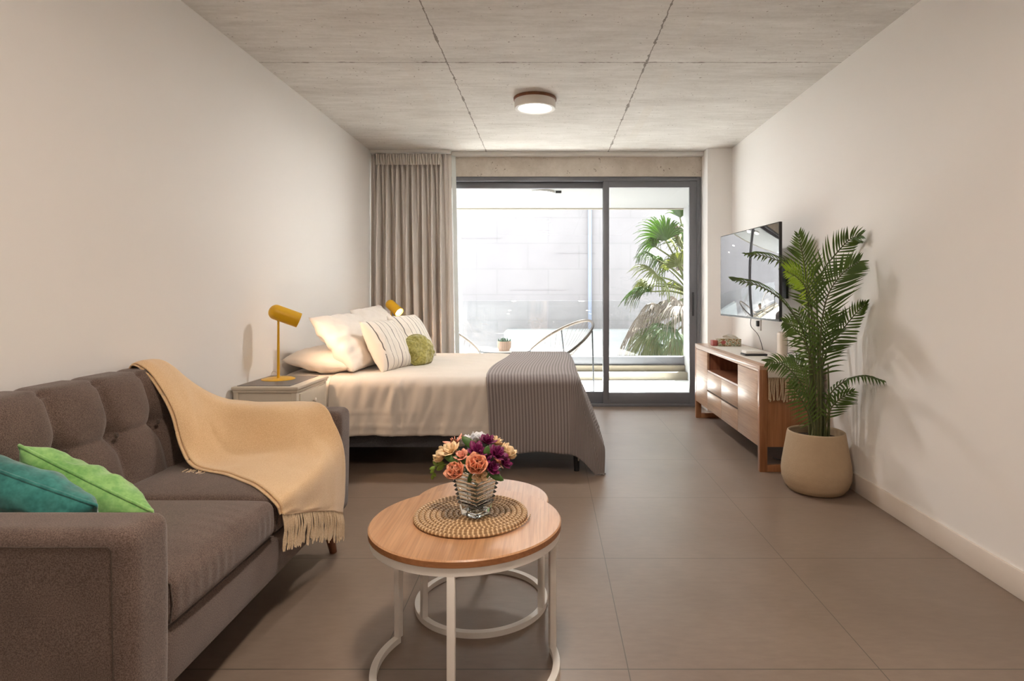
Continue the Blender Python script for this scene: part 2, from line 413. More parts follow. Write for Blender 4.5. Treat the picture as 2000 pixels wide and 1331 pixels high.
def obj(name, mb, mats, parent=None, smooth=35, solid=0, solid_off=0, sub=0, origin=None):
    """links the builder's mesh (built in world coordinates) as ONE object"""
    bm = mb.bm
    bmesh.ops.remove_doubles(bm, verts=bm.verts, dist=1e-6)
    me = bpy.data.meshes.new(name)
    if smooth:
        ca = math.radians(smooth)
        for f in bm.faces: f.smooth = True
        for e in bm.edges:
            if len(e.link_faces) == 2 and e.calc_face_angle(0) > ca: e.smooth = False
    if parent is not None: org = wloc(parent)
    elif origin is not None: org = Vector(origin)
    else:
        xs = [v.co for v in bm.verts]
        org = Vector(((min(v.x for v in xs)+max(v.x for v in xs))/2, (min(v.y for v in xs)+max(v.y for v in xs))/2, min(v.z for v in xs)))
    bmesh.ops.translate(bm, verts=bm.verts, vec=-org)
    bm.to_mesh(me); bm.free()
    for m in (mats if isinstance(mats, (list, tuple)) else [mats]): me.materials.append(M[m] if isinstance(m, str) else m)
    o = bpy.data.objects.new(name, me); COL.objects.link(o)
    if parent is not None: o.parent = parent
    else: o.location = org
    if solid:
        md = o.modifiers.new('thickness', 'SOLIDIFY'); md.thickness = solid; md.offset = solid_off
    if sub:
        md = o.modifiers.new('smooth', 'SUBSURF'); md.levels = sub; md.render_levels = sub
    return o

def tag(o, label, cat, group=None, kind=None):
    o['label'] = label; o['category'] = cat
    if group: o['group'] = group
    if kind: o['kind'] = kind
    return o
def thing(name, label, cat, loc, group=None, rotz=0):
    o = bpy.data.objects.new(name, None); COL.objects.link(o); o.location = loc; o.empty_display_size = .1
    o.rotation_euler = (0, 0, rotz)
    return tag(o, label, cat, group)
def struct(name, mb, mats, parent=None, **k):
    o = obj(name, mb, mats, parent, origin=None if parent else (0, 0, 0), **k)
    if parent is None: o['kind'] = 'structure'
    return o
def kids(o): return [c for c in bpy.data.objects if c.parent == o]
def copy_tree(o, loc, rotz=0, label=None, group=None):
    def rec(a, par):
        c = a.copy(); COL.objects.link(c); c.parent = par
        for ch in kids(a): rec(ch, c)
        return c
    r = rec(o, None); r.location = loc; r.rotation_euler = (0, 0, rotz)
    if label: r['label'] = label
    if group: r['group'] = group
    return r
def part(name, mb, mats, parent, label=None, **k):
    o = obj(name, mb, mats, parent, **k)
    if label: o['label'] = label
    return o
def nz(x, y, z=0, s=1): return noise.noise(Vector((x*s, y*s, z*s)))
def at(x, y, Y): return Vector(((x-1071)/1178*Y, Y, 1.2-(y-571)/1178*Y))
def bez(p, n):
    """smooth Catmull-Rom through points"""
    p = [Vector(q) for q in p]; P = [p[0]*2-p[1]]+p+[p[-1]*2-p[-2]]; out = []
    seg = len(p)-1
    for k in range(n+1):
        t = k/n*seg; i = min(int(t), seg-1); t -= i
        a, b, c, d = P[i:i+4]
        out.append(.5*((2*b)+(c-a)*t+(2*a-5*b+4*c-d)*t*t+(3*b-a-3*c+d)*t**3))
    return out

# ------------------------------------------------------------------ room shell
XL, XR, ZC, YW, YB = -1.827, 1.852, 2.652, 6.30, -2.6
struct('floor', MB().box(XL-.2, XR+.2, YB-.2, YW+.12, -.12, 0), 'floor')
struct('ceiling', MB().box(XL-.2, XR+.2, YB-.2, YW+.14, ZC, ZC+.2), 'concrete')
struct('wall_left', MB().box(XL-.2, XL, YB-.2, YW+.14, 0, ZC), 'wall')
struct('wall_right', MB().box(XR, XR+.2, YB-.2, YW+.14, 0, ZC), 'wall')
struct('wall_back', MB().box(XL, XR, YB-.2, YB, 0, ZC), 'wall')
struct('wall_column', MB().box(1.605, XR, 6.08, YW+.14, 0, ZC), 'wall')
struct('trim_1', MB().box(XL, 1.605, YW, YW+.14, 2.409, ZC), 'beam')
struct('trim_2', MB().box(-1.0, 1.605, YW-.07, YW, 2.612, ZC, .004), 'white_paint')
struct('baseboard_right', MB().box(XR-.013, XR, YB, 6.08, 0, .11, .003), 'skirting')
struct('baseboard_left', MB().box(XL, XL+.013, YB, YW, 0, .11, .003), 'skirting')
struct('baseboard_column', MB().box(1.60, XR-.013, 6.067, 6.08, 0, .11, .003), 'skirting')

# sliding balcony door
def framerect(mb, x0, x1, y0, y1, z0, z1, wl, wr, wt, wb, bev=.003):
    mb.box(x0, x0+wl, y0, y1, z0, z1, bev); mb.box(x1-wr, x1, y0, y1, z0, z1, bev)
    mb.box(x0+wl, x1-wr, y0+.001, y1-.001, z1-wt, z1, bev); mb.box(x0+wl, x1-wr, y0+.001, y1-.001, z0, z0+wb, bev)
    return mb
dz = 2.409
door = struct('door_1', framerect(MB(), XL, 1.585, 6.31, 6.43, 0, dz, .05, .03, .045, .03), 'alu')
sl = struct('sliding_panel', framerect(MB(), .575, 1.555, 6.318, 6.358, .03, dz-.045, .062, .075, .065, .115), 'alu', door)
struct('glass_pane', MB().box(.63, 1.485, 6.335, 6.341, .14, dz-.105), 'glass', sl)
fx = struct('fixed_panel', framerect(MB(), XL+.05, .635, 6.375, 6.415, .03, dz-.045, .06, .06, .065, .115), 'alu', door)
struct('glass_pane', MB().box(XL+.1, .58, 6.392, 6.398, .14, dz-.105), 'glass', fx)
hb = MB().box(1.505, 1.525, 6.309, 6.319, .95, 1.20, .004); hb.box(1.509, 1.521, 6.295, 6.312, 1.0, 1.15, .004)
struct('door_handle', hb, 'blackmetal', door)

# ------------------------------------------------------------------ balcony and outside
struct('floor_balcony', MB().box(-3.2, 1.95, YW+.12, 8.36, -.14, -.02), 'balctile')
struct('ceiling_balcony', MB().box(-3.2, 2.4, YW+.14, 8.62, 2.40, 2.62), 'extwhite')
struct('trim_3', MB().box(-3.2, 2.4, 8.60, 8.66, 2.385, 2.62), 'kerb')
struct('wall_balcony', MB().box(1.93, 2.13, YW+.14, 8.62, -.14, 2.40), 'extwhite')
k = MB().box(-3.2, 1.93, 8.36, 8.50, -.14, .085, .006); k.box(-3.2, 1.93, 8.50, 8.72, -.14, .165, .006)
struct('trim_4', k, 'kerb')
rl = thing('balcony_railing', 'frameless glass balcony railing in a dark grey base rail on the kerb', 'railing', (-.6, 8.6, .165))
part('base_rail', MB().box(-3.2, 1.93, 8.56, 8.66, .165, .285, .004), 'alu', rl)
for a, b in ((-3.2, -1.62), (-1.60, -.02), (0, 1.92)):
    part('glass_panel', MB().box(a, b, 8.605, 8.617, .25, 1.08, .002), 'rail_glass', rl)
t = thing('balcony_light', 'small round white ceiling light on the balcony ceiling', 'ceiling light', (-.06, 7.15, 2.40))
part('housing', MB().lathe([(0, 0), (.13, 0), (.135, -.01), (.135, -.03), (.12, -.032)], (-.06, 7.15, 2.40)), 'whitemetal', t)
part('diffuser', MB().lathe([(.12, -.028), (.10, -.04), (0, -.045)], (-.06, 7.15, 2.40)), 'lampinside', t)
part('sensor', MB().box(.085, .155, 7.12, 7.16, 2.372, 2.40, .003), 'black', t)

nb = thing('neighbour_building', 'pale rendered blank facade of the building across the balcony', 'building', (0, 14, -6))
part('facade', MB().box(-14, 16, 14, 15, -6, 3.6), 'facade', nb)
part('lower_annex', MB().box(-.95, 3.2, 12.9, 14, -6, .35, .01), 'extwhite', nb)
part('drain_pipe', MB().tube([(.96, 13.93, -5.5), (.96, 13.93, 3.6)], .045, 10), 'pipe', nb)
for (x, z, ww) in ((-2.6, 2.45, 1.5), (-.9, 1.25, 1.3), (.2, 2.1, .9), (-3.4, .3, 1.9)):
    part('render_band', MB().box(x, x+ww, 13.992, 14.0, z, z+.02), 'facade', nb)

g = MB().box(-14, 16, 8.9, 14, -6.2, -6); o = struct('ground', g, 'ground')

def balcony_chair():
    t = thing('balcony_chair', '', 'chair', (0, 0, 0))
    A = Vector((.44, 0, .26)); C_ = Vector((.04, 0, .60)); B = Vector((0, .41, 0))
    hoop = [C_+A*math.cos(a)*1.0+B*math.sin(a)*(1-.12*math.cos(a)) for a in [2*PI*k/48 for k in range(48)]]
    part('hoop', MB().tube(hoop, .017, 8, closed=True), 'rattan', t)
    c2 = Vector((-.05, 0, .36)); ring = [c2+Vector((.10*math.cos(a), .10*math.sin(a), .02*math.cos(a))) for a in [2*PI*k/24 for k in range(24)]]
    part('seat_ring', MB().tube(ring, .006, 6, closed=True), 'rattan', t)
    cs = MB()
    for k in range(34):
        a = 2*PI*k/34; p = C_+A*math.cos(a)+B*math.sin(a)*(1-.12*math.cos(a)); q = c2+Vector((.10*math.cos(a), .10*math.sin(a), .02*math.cos(a)))
        m = (p+q)/2-Vector((0, 0, .05)); cs.tube(bez([p, m, q], 6), .0022, 5)
    part('cord_seat', cs, 'cord', t)
    for a, f in ((.95, (.36, -.28)), (-.95, (.36, .28)), (2.3, (-.33, -.26)), (-2.3, (-.33, .26))):
        p = C_+A*math.cos(a)-B*math.sin(a)
        part('leg', MB().tube([p, Vector((f[0], f[1], 0))], .009, 8), 'blackmetal', t)
    b = MB().tube([(.36, -.28, .01), (-.33, -.26, .01)], .008, 8); b.tube([(.36, .28, .01), (-.33, .26, .01)], .008, 8)
    part('foot_bar', b, 'blackmetal', t)
    return t
ch = balcony_chair(); ch.location = (.10, 7.40, -.02); ch.rotation_euler = (0, 0, math.radians(33))
tag(ch, 'round rattan hoop chair with cord seat, on the balcony right of the small table', 'chair', 'balcony hoop chairs')
copy_tree(ch, (-1.22, 7.40, -.02), math.radians(147), 'rattan hoop chair half hidden by the curtain, on the balcony left of the small table')
t = thing('balcony_table', 'low round glass topped table between the two hoop chairs on the balcony', 'table', (-.53, 7.40, -.02))
part('table_top', MB().lathe([(0, 0), (.30, 0), (.305, .005), (.30, .01), (0, .01)], (-.53, 7.40, .475)), 'vase' if False else 'whitemetal', t)
rm = MB().lathe([(.305, -.004), (.315, -.004), (.315, .012), (.305, .012)], (-.53, 7.40, .475), closed=True)
part('rim', rm, 'blackmetal', t)
for a in (30, 150, 270):
    a = math.radians(a)
    part('leg', MB().tube([(-.53+.2*math.cos(a), 7.4+.2*math.sin(a), .475), (-.53+.28*math.cos(a), 7.4+.28*math.sin(a), -.02)], .009, 8), 'blackmetal', t)
t = thing('succulent_pot', 'small ribbed pinkish pot of green succulents on the balcony table', 'potted plant', (-.54, 7.38, .485))
def ribs(prof, c, n=64, amp=.002, nr=20):
    mb = MB(); mb.lathe(prof, (0, 0, 0), n)
    for v in mb.bm.verts:
        r = math.hypot(v.co.x, v.co.y)
        if r > .05:
            a = math.atan2(v.co.y, v.co.x); s_ = 1+amp/r*math.cos(nr*a); v.co.x *= s_; v.co.y *= s_
    bmesh.ops.translate(mb.bm, verts=mb.bm.verts, vec=Vector(c)); return mb
part('pot', ribs([(0, 0), (.062, 0), (.078, .03), (.084, .08), (.084, .115), (.076, .115), (.072, .09), (0, .09)], (-.54, 7.38, .485), 80), 'terracotta', t)
lf = MB()
for k in range(60):
    a = random.uniform(0, 2*PI); r = random.uniform(0, .07); b = Vector((-.54+r*math.cos(a), 7.38+r*math.sin(a), .575)); h = random.uniform(.03, .065)
    lf.tube([b, b+Vector((.012*math.cos(a*3), .012*math.sin(a*3), h*.6)), b+Vector((.02*math.cos(a*3), .02*math.sin(a*3), h))], [.006, .010, .002], 6)
part('succulents', lf, 'succulent', t)

# fan palm beyond the railing
def fan_leaf(mb, base, hub, R, droop, n=26, spread=2.4, mi=0):
    base = Vector(base); hub = Vector(hub); d = (hub-base).normalized()
    mb.tube(bez([base, (base+hub)/2+Vector((0, 0, .06)), hub], 6), [.022-.002*i for i in range(7)], 6, mi=1)
    side = d.cross(Vector((0, 0, 1))); side = side.normalized() if side.length > .1 else Vector((1, 0, 0)); up = side.cross(d).normalized()
    tw = random.uniform(-.7, .7); side, up = side*math.cos(tw)+up*math.sin(tw), up*math.cos(tw)-side*math.sin(tw)
    for k in range(n):
        a = -spread/2+spread*k/(n-1)+random.uniform(-.03, .03)
        L = R*(1-.22*(a/(spread/2))**2)*random.uniform(.86, 1.06)
        dr = d*math.cos(a)+side*math.sin(a); pw = .022*R/.7
        prev = None; wdir = dr.cross(up).normalized()
        for j in range(7):
            tt = j/6; p = hub+dr*L*tt+up*.05*math.sin(tt*2)-Vector((0, 0, 1))*droop*L*max(0, tt-.35)**1.6*1.6
            if j == 6: p += Vector((random.uniform(-.03, .03), 0, -.04))
            wv = pw*(.35+1.4*tt if tt < .45 else .98*(1-tt)/.55+.04)
            q = (mb.bm.verts.new(p+wdir*wv+up*.3*pw), mb.bm.verts.new(p-up*.004), mb.bm.verts.new(p-wdir*wv+up*.3*pw))
            if prev:
                for i in (0, 1):
                    f = mb.bm.faces.new((prev[i], q[i], q[i+1], prev[i+1])); f.material_index = mi
            prev = q
PX, PY = 2.75, 11.6
tr = thing('fan_palm', 'sunlit fan palm tree with green and dry leaves beyond the balcony railing', 'palm tree', (PX, PY, -6))
tk = MB().tube([(PX, PY, -6), (PX+.05, PY, -2), (PX, PY, .8), (PX, PY, 1.5)], [.26, .22, .19, .12], 16)
part('trunk', tk, 'trunk', tr)
def fan_at(hx, hy, Y, R, droop, mat, spread=2.4, bz=None, n=26):
    mb = MB(); h = at(hx, hy, Y)
    fan_leaf(mb, (PX+random.uniform(-.08, .08), PY, 1.0 if bz is None else bz), h, R, droop, n, spread)
    part('fan_leaf', mb, [mat, 'fanyellow'], tr, solid=.004)
for a in ((1300, 470, 11.3, .75, .35, 'fan', 2.6, 1.3), (1328, 425, 11.5, .8, .1, 'fan', 2.4, 1.4), (1285, 540, 11.0, .72, .5, 'fanyellow', 2.6, 1.2),
          (1290, 515, 12.2, .7, .55, 'fan', 2.3, 1.2), (1272, 570, 11.5, .62, .6, 'fan', 2.3, 1.1), (1330, 520, 11.2, .6, .5, 'fanyellow', 2.6, 1.2),
          (1345, 480, 12.0, .8, .3, 'fan', 2.5, 1.3), (1300, 600, 11.3, .6, .9, 'fandead', 2.2, 1.0), (1275, 610, 11.8, .55, 1.0, 'fandead', 2.0, 1.0),
          (1325, 600, 11.0, .6, .9, 'fandead', 2.4, 1.0), (1310, 640, 10.8, .62, .5, 'fan', 2.4, .9), (1280, 650, 11.3, .62, .8, 'fanyellow', 2.2, .8),
          (1300, 675, 11.6, .6, .9, 'fan', 2.2, .7), (1330, 665, 11.0, .65, .9, 'fanyellow', 2.3, .8), (1255, 640, 12.0, .5, 1.0, 'fandead', 1.9, .8),
          (1320, 720, 11.5, .6, 1.0, 'fandead', 2.0, .5), (1390, 480, 11.4, .8, .3, 'fan', 2.5, 1.3), (1410, 560, 11.6, .8, .6, 'fan', 2.5, 1.2), (1400, 640, 11.4, .7, .9, 'fandead', 2.3, 1.0)):
    fan_at(*a[:7], bz=a[7])
for k in range(26):
    hy = random.uniform(450, 690); hx = random.uniform(1268, 1345)+(0 if hy > 500 else 12)
    mt = random.choice(['fan', 'fanyellow', 'fandead', 'fan', 'fanyellow'] if hy < 560 or hy > 640 else ['fandead', 'fandead', 'fanyellow'])
    fan_at(hx, hy, random.uniform(11.0, 12.4), random.uniform(.42, .62), random.uniform(.5, 1.1), mt, random.uniform(1.8, 2.5), bz=1.6-(hy-450)/240, n=20)

# ------------------------------------------------------------------ curtain
def curtain_fn(u, v):
    z = 2.608-(2.608-.015)*v; X = -1.815+u*(.82+.045*v)
    env = min(1, u/.05)*min(1, max(0, (1-u))/.14)
    hd = max(0, 1-(2.608-z)/.13)
    gath = min(1, (2.608-z)/1.1)
    ph = 2*PI*17*(u+.012*math.sin(7*u)+.010*v*math.sin(5+9*u))
    ph2 = 2*PI*9*(u+.04*v*math.sin(3+4*u))
    sg_ = lambda q: math.copysign(abs(math.sin(q))**.65, math.sin(q))
    y = .030*sg_(ph)*(1-.4*gath)+.062*gath*sg_(ph2)+.012*nz(u*9, v*2, 3)+.02*gath*nz(u*5, v*1.3, 9)
    y += .012*math.sin(ph*2.0)*hd
    Yc = 6.17-.0*v
    if abs(z-2.50) < .012: y *= .7
    return Vector((X, Yc+y*env, z))
t = thing('curtain', 'gathered taupe grey floor-length curtain in the left corner of the glass door', 'curtain', (-1.4, 6.17, .015))
c_ = MB(); c_.grid(340, 90, curtain_fn)
part('drape', c_, 'curtain', t, solid=.003, smooth=180)
hd = MB()
def head_fn(u, v):
    p = curtain_fn(.07+u*.80, (.112*v)/2.593); X = p.x
    pl = abs(math.sin(2*PI*26*u/2+.6*nz(u*14, 1)))
    return Vector((X+.006*math.sin(v*3+u*40), 6.135-.020*pl-.012*math.sin(PI*v)*pl, 2.606-.108*v-.006*pl*v))
hd.grid(320, 8, head_fn)
part('header_tape', hd, 'curtain', t, solid=.004, smooth=180)
ln = MB(); ln.grid(6, 40, lambda u, v: Vector((-.995+.035*u+.05*v, 6.19+.05*u+.006*math.sin(9*v), 2.608-2.593*v)))
part('lining', ln, 'lining', t, 'pale lining along the curtain edge', solid=.003)
tag(obj('curtain_rail', MB().box(-1.815, -1.0, 6.14, 6.20, 2.62, 2.652, .003), 'whitemetal'), 'slim white curtain track on the ceiling above the curtain', 'curtain rail')

# ------------------------------------------------------------------ ceiling lamps
def ceiling_lamp(x, y, label, power):
    t = thing('ceiling_light', label, 'ceiling light', (x, y, ZC), 'round ceiling lights')
    part('base_ring', MB().lathe([(0, 0), (.157, 0), (.160, -.004), (.160, -.018), (.157, -.022), (0, -.022)], (x, y, ZC), 64), 'legwood', t, 'brown wooden ring')
    part('housing', MB().lathe([(0, -.022), (.153, -.022), (.153, -.078), (.150, -.082), (.128, -.082), (.124, -.078), (.124, -.06), (0, -.06)], (x, y, ZC), 64), 'whitemetal', t)
    part('diffuser', MB().lathe([(.1235, -.076), (.06, -.080), (0, -.081)], (x, y, ZC), 64), 'diffuser', t)
    l = bpy.data.lights.new('lamp_glow', 'AREA'); l.shape = 'DISK'; l.size = .24; l.energy = power; l.color = WARM if y < 4 else (1, .96, .92)
    lo = bpy.data.objects.new('lamp_glow', l); COL.objects.link(lo); lo.parent = t; lo.location = (0, 0, -.084)
    return t
ceiling_lamp(-.10, 4.51, 'round white ceiling lamp with a brown ring, over the bed end', 16)
ceiling_lamp(-.10, 1.10, 'added fill lamp, a round white ceiling fixture out of view above the coffee tables', 19)  # unseen lamp added to brighten the near part of the room
ceiling_lamp(-.10, -1.40, 'added fill lamp, a round white ceiling fixture out of view behind the camera', 10)  # second unseen lamp added as fill from behind the camera

# ------------------------------------------------------------------ sofa
S = thing('sofa', 'brown grey two seat fabric sofa with a button tufted back, along the left wall', 'sofa', (-1.39, 2.13, 0))
YA0, YA1, YF0, YF1 = 1.375, 1.53, 2.73, 2.89
def armwarp(sgn):
    def f(p, u):
        p = p.copy()
        p.y += sgn*.02*max(0, (p.z-.2))          # slight outward flare
        if p.x > -1.3: p.x += .012*math.sin((p.z)*3)
        p.z += .012*(p.x+1.4)*0
        return p
    return f
for nm, y0, y1, sg in (('arm', YA0, YA1, -1), ('arm', YF0, YF1, 1)):
    a = MB().soft(-1.815, -.958, y0, y1, .17, .655, .035, 40, 12, 26, armwarp(sg))
    ao = part(nm, a, 'sofa', S, smooth=60)
    yy = y0-.0005 if sg < 0 else y1+.0005; 
    wl = MB()
    def ff(z): return sg*.02*max(0, z-.2)
    wl.tube([(-1.80, yy+ff(.62)*1.0+sg*.0002, .621), (-.996, yy+ff(.62)+sg*.0002, .621), (-.991, yy+ff(.60)+sg*.0002, .612), (-.990, yy+ff(.2), .2)], .0014, 6)
    part('seam', wl, 'welt', ao)
part('base', MB().soft(-1.80, -.975, YA1-.02, YF0+.02, .175, .335, .02, 20, 30, 6), 'sofa', S, smooth=60)
for y0, y1 in ((YA1+.004, 2.128), (2.133, YF0-.004)):
    def cw(p, u, y0=y0, y1=y1):
        p = p.copy()
        if u.z > 0: p.z += .022*(1-u.x**4)*(1-u.y**4)*u.z
        if u.x > .9:
            p.x += .012*(1-u.y**4)*(1-u.z**2)+.0035*math.sin(p.y*150)*(1-abs(u.z))*(nz(p.y*5, 1)+.4)
        if u.x > .3 and u.z > .9: p.z += .002*math.sin(p.y*120+p.x*30)*max(0, (u.x-.3))*max(0, nz(p.y*4, p.x*4)+.3)
        return p
    so_ = part('seat_cushion', MB().soft(-1.60, -.962, y0, y1, .338, .468, .028, 60, 60, 10, cw), 'sofa', S, smooth=70)
    wl = MB(); wl.tube([(-.985, y0+.006, .462), (-.968, y0+.010, .452), (-.963, y0+.011, .40), (-.968, y0+.010, .352)], .0025, 6)
    part('seam', wl, 'welt', so_)
seams = [1.77, 2.01, 2.25, 2.49]
def backwarp(p, u):
    p = p.copy()
    zz = (p.z-.40)/.48
    front = max(0, u.x)
    # lean back towards the top
    p.x -= .13*max(0, zz)**1.3*(1 if u.x > -.99 else .0) * (u.x+1)/2
    if u.x > .5:
        z = p.z; y = p.y
        d = min(abs(y-s_) for s_ in seams); 
        fall = 1/(1+max(0, (.62-z))*14) if z < .62 else 1
        groove = math.exp(-(d/.018)**2)*.022*fall
        mid = math.exp(-((z-.665)/.013)**2)*.010
        btn = min(math.hypot(y-s_, z-.665) for s_ in seams); dim = math.exp(-(btn/.040)**2)*.040
        puff = .018*math.cos(PI*max(-1, min(1, (z-.66)/.26)))*0
        e = min(abs(((y-1.53) % .24)-.12)/.12, 1)
        puff = .024*(1-e**2.2)*(.35+.65*min(1, abs(z-.665)/.10))*fall
        p.x += (puff-groove*.6-mid-dim)*min(1, (u.x-.5)*2)
    if u.z > .9:
        d = min(abs(p.y-s_) for s_ in seams); p.z -= .008*math.exp(-(d/.02)**2)
    return p
bk = part('backrest', MB().soft(-1.815, -1.555, 1.53, 2.745, .30, .876, .055, 14, 150, 80, backwarp), 'sofa', S, smooth=80)
for s_ in seams:
    bt = MB(); bt.lathe([(0, .006), (.007, .005), (.011, 0), (.007, -.004)], (-1.612, s_, .665), 16, M4=Matrix.Rotation(PI/2-.2, 4, 'Y')); part('button', bt, 'welt', bk)
for x, y, sx_, sy_ in ((-1.02, 1.50, .03, -.03), (-1.02, 2.76, .03, .03), (-1.74, 1.50, -.02, -.03), (-1.74, 2.76, -.02, .03)):
    l = MB(); l.tube([(x, y, .178), (x+sx_, y+sy_*.6, 0)], [.028, .016], 12)
    part('leg', l, 'legwood', S)

# ---- cushions / pillows
def roundmap(u, v, p):
    m = max(abs(u), abs(v))
    if not p or m < 1e-6: return u, v
    k = m/((abs(u)**p+abs(v)**p)**(1/p)); return u*k, v*k
def pillow_mesh(w, h, t, seed=0, pinch=.10, n=36, wr=.006, piping=0, rnd=0):
    """pillow in local XY plane (w along x, h along y), thickness along z, UV 0..1"""
    mb = MB()
    def mk(sgn):
        def f(a, b):
            u, v = a*2-1, b*2-1
            x = u*w/2*(1-pinch*(1-v*v)*abs(u)**3*.0-pinch*.5*(1-abs(v)**2)*abs(u)); y = v*h/2*(1-pinch*.5*(1-abs(u)**2)*abs(v))
            e = max(0, (1-abs(u)**2.6))*max(0, (1-abs(v)**2.6))
            z = sgn*t/2*e**.5
            z += wr*min(1, e*4)*(nz(u*2+seed, v*2, sgn+seed)*1.2+.6*nz(u*5+seed, v*5, sgn))
            # radiating pucker near the edges
            ed = max(abs(u), abs(v))
            z += sgn*wr*.5*min(1, e*6)*ed**3*math.sin(14*math.atan2(v, u)+seed)
            x2, y2 = roundmap(x/(w/2), y/(h/2), rnd)
            return Vector((x2*w/2, y2*h/2, z))
        return f
    mb.grid(n, n, mk(1), uvfn=lambda a, b: (a, b)); mb.grid(n, n, mk(-1), uvfn=lambda a, b: (a, b), flip=True)
    bmesh.ops.remove_doubles(mb.bm, verts=mb.bm.verts, dist=1e-5)
    return mb
def place(mb, loc, xa, ya):
    xa = Vector(xa).normalized(); ya = Vector(ya); ya = (ya-xa*ya.dot(xa)).normalized(); za = xa.cross(ya)
    T = Matrix((( xa.x, ya.x, za.x, loc[0]), (xa.y, ya.y, za.y, loc[1]), (xa.z, ya.z, za.z, loc[2]), (0, 0, 0, 1)))
    mb.bm.transform(T); return mb
def cushion(name, label, loc, xa, ya, w, h, t, mat, seed=0, cat='cushion', group=None, pipe=None, **k):
    root = thing(name, label, cat, (loc[0], loc[1], loc[2]-h*.3), group)
    part('cover', place(pillow_mesh(w, h, t, seed, **k), loc, xa, ya), mat, root, smooth=180)
    if pipe:
        mb = MB(); pts = []
        pn = k.get('pinch', .1)
        for i in range(96):
            a = i/96*4; sd_ = int(a); f = (a-sd_)*2-1
            u, v = [(f, -1), (1, f), (-f, 1), (-1, -f)][sd_]
            x2, y2 = roundmap(u*(1-pn*.5*(1-v*v)*abs(u)), v*(1-pn*.5*(1-u*u)*abs(v)), k.get('rnd', 0))
            pts.append(Vector((x2*w/2, y2*h/2, 0)))
        mb.tube(pts, pipe, 8, closed=True); part('piping', place(mb, loc, xa, ya), mat, root, smooth=180)
    return root
cushion('throw_cushion', 'teal green velvet cushion on the sofa, the one nearest the camera', (-1.46, 1.66, .62), (.88, .06, -.36), (-.25, -.45, .8), .46, .26, .15, 'teal', 3, group='sofa cushions', pipe=.005, wr=.012, n=44)
cushion('throw_cushion', 'bright lime green velvet cushion on the sofa behind the teal one', (-1.37, 1.80, .575), (.86, .02, -.44), (-.1, -.5, .8), .42, .26, .15, 'green', 8, group='sofa cushions', pipe=.005, wr=.012, n=44)

# ---- throw blanket
net = [
 [(-1.822, 2.57, .76), (-1.822, 2.62, .76), (-1.822, 2.68, .75), (-1.822, 2.75, .73), (-1.822, 2.84, .70)],
 [(-1.76, 2.55, .893), (-1.76, 2.62, .900), (-1.76, 2.70, .892), (-1.75, 2.77, .85), (-1.75, 2.86, .74)],
 [(-1.665, 2.53, .855), (-1.655, 2.61, .86), (-1.655, 2.69, .84), (-1.62, 2.78, .77), (-1.60, 2.89, .69)],
 [(-1.56, 2.51, .70), (-1.535, 2.58, .71), (-1.52, 2.66, .70), (-1.48, 2.76, .70), (-1.44, 2.90, .672)],
 [(-1.50, 2.48, .56), (-1.45, 2.55, .565), (-1.42, 2.64, .60), (-1.33, 2.745, .678), (-1.27, 2.90, .672)],
 [(-1.41, 2.42, .502), (-1.36, 2.51, .508), (-1.29, 2.62, .54), (-1.20, 2.71, .672), (-1.15, 2.86, .680)],
 [(-1.24, 2.34, .498), (-1.20, 2.45, .502), (-1.14, 2.59, .52), (-1.10, 2.685, .625), (-1.035, 2.765, .684)],
 [(-1.07, 2.22, .492), (-1.05, 2.36, .495), (-1.01, 2.54, .50), (-1.01, 2.65, .55), (-.965, 2.715, .615)],
 [(-.965, 2.13, .472), (-.935, 2.29, .476), (-.93, 2.45, .475), (-.93, 2.60, .478), (-.925, 2.715, .50)],
 [(-.938, 2.125, .425), (-.925, 2.28, .395), (-.915, 2.42, .36), (-.91, 2.56, .33), (-.915, 2.71, .32)],
 [(-.936, 2.125, .415), (-.925, 2.27, .37), (-.915, 2.41, .325), (-.91, 2.55, .27), (-.915, 2.68, .215)],
]
cols = [bez([r[c] for r in net], 110) for c in range(5)]
rows_t = [bez([cols[c][i] for c in range(5)], 56) for i in range(111)]
def th(u, v):
    i = min(110, int(round(u*110))); j = min(56, int(round(v*56)))
    p = rows_t[i][j].copy(); a, b = u, v
    wv = .012*math.sin(a*22+b*8+3*nz(a*4, b*3, 1))*max(0, nz(a*3, b*2, 12)+.25)+.010*nz(a*7, b*5, 2)+.006*nz(a*16+3*b, b*3, 5)+.010*math.sin(b*9+a*5)*math.exp(-((a-.5)/.22)**2)*.6
    p += Vector((.5, -.5, .7))*max(-.002, wv)
    return p
t = thing('throw_blanket', 'cream fringed wool throw draped over the far arm and back of the sofa', 'blanket', (-1.2, 2.5, .66))
mb = MB(); mb.grid(110, 56, th); part('cloth', mb, 'throw', t, solid=.006, smooth=180)
mb = MB()   # second folded layer seen along the near edge
mb.grid(96, 4, lambda u, v: th(.10+u*.80, 0)+Vector((-.004, -.006-.010*math.sin(PI*u)*(1-v)+.02*v, -.006-.002*math.sin(9*u))))
part('folded_edge', mb, 'throw', t, solid=.005, smooth=180)
mb = MB()
for k in range(92):
    v = k/91; p = th(1, v)+Vector((0, 0, .004)); L = random.uniform(.105, .135); sw = random.uniform(-.012, .012)
    pts = [p, p+Vector((.006+random.uniform(-.004, .004), sw*.4, -L*.35)), p+Vector((.004, sw+random.uniform(-.006, .006), -L*.7)), p+Vector((.002, sw*1.2, -L))]
    pts = bez(pts, 8)
    mb.tube(pts, [.0028]*7+[.0040, .0016], 6)
part('fringe', mb, 'fringe', t, smooth=180)
mb = MB()
for k in range(9):
    p = th(.50, 0)+Vector((.01*k-.03, -.01-.003*k, -.012)); mb.tube([p, p+Vector((random.uniform(-.01, .01), -.012, -.004)), p+Vector((random.uniform(-.01, .015), -.03, -.004))], .0025, 5)
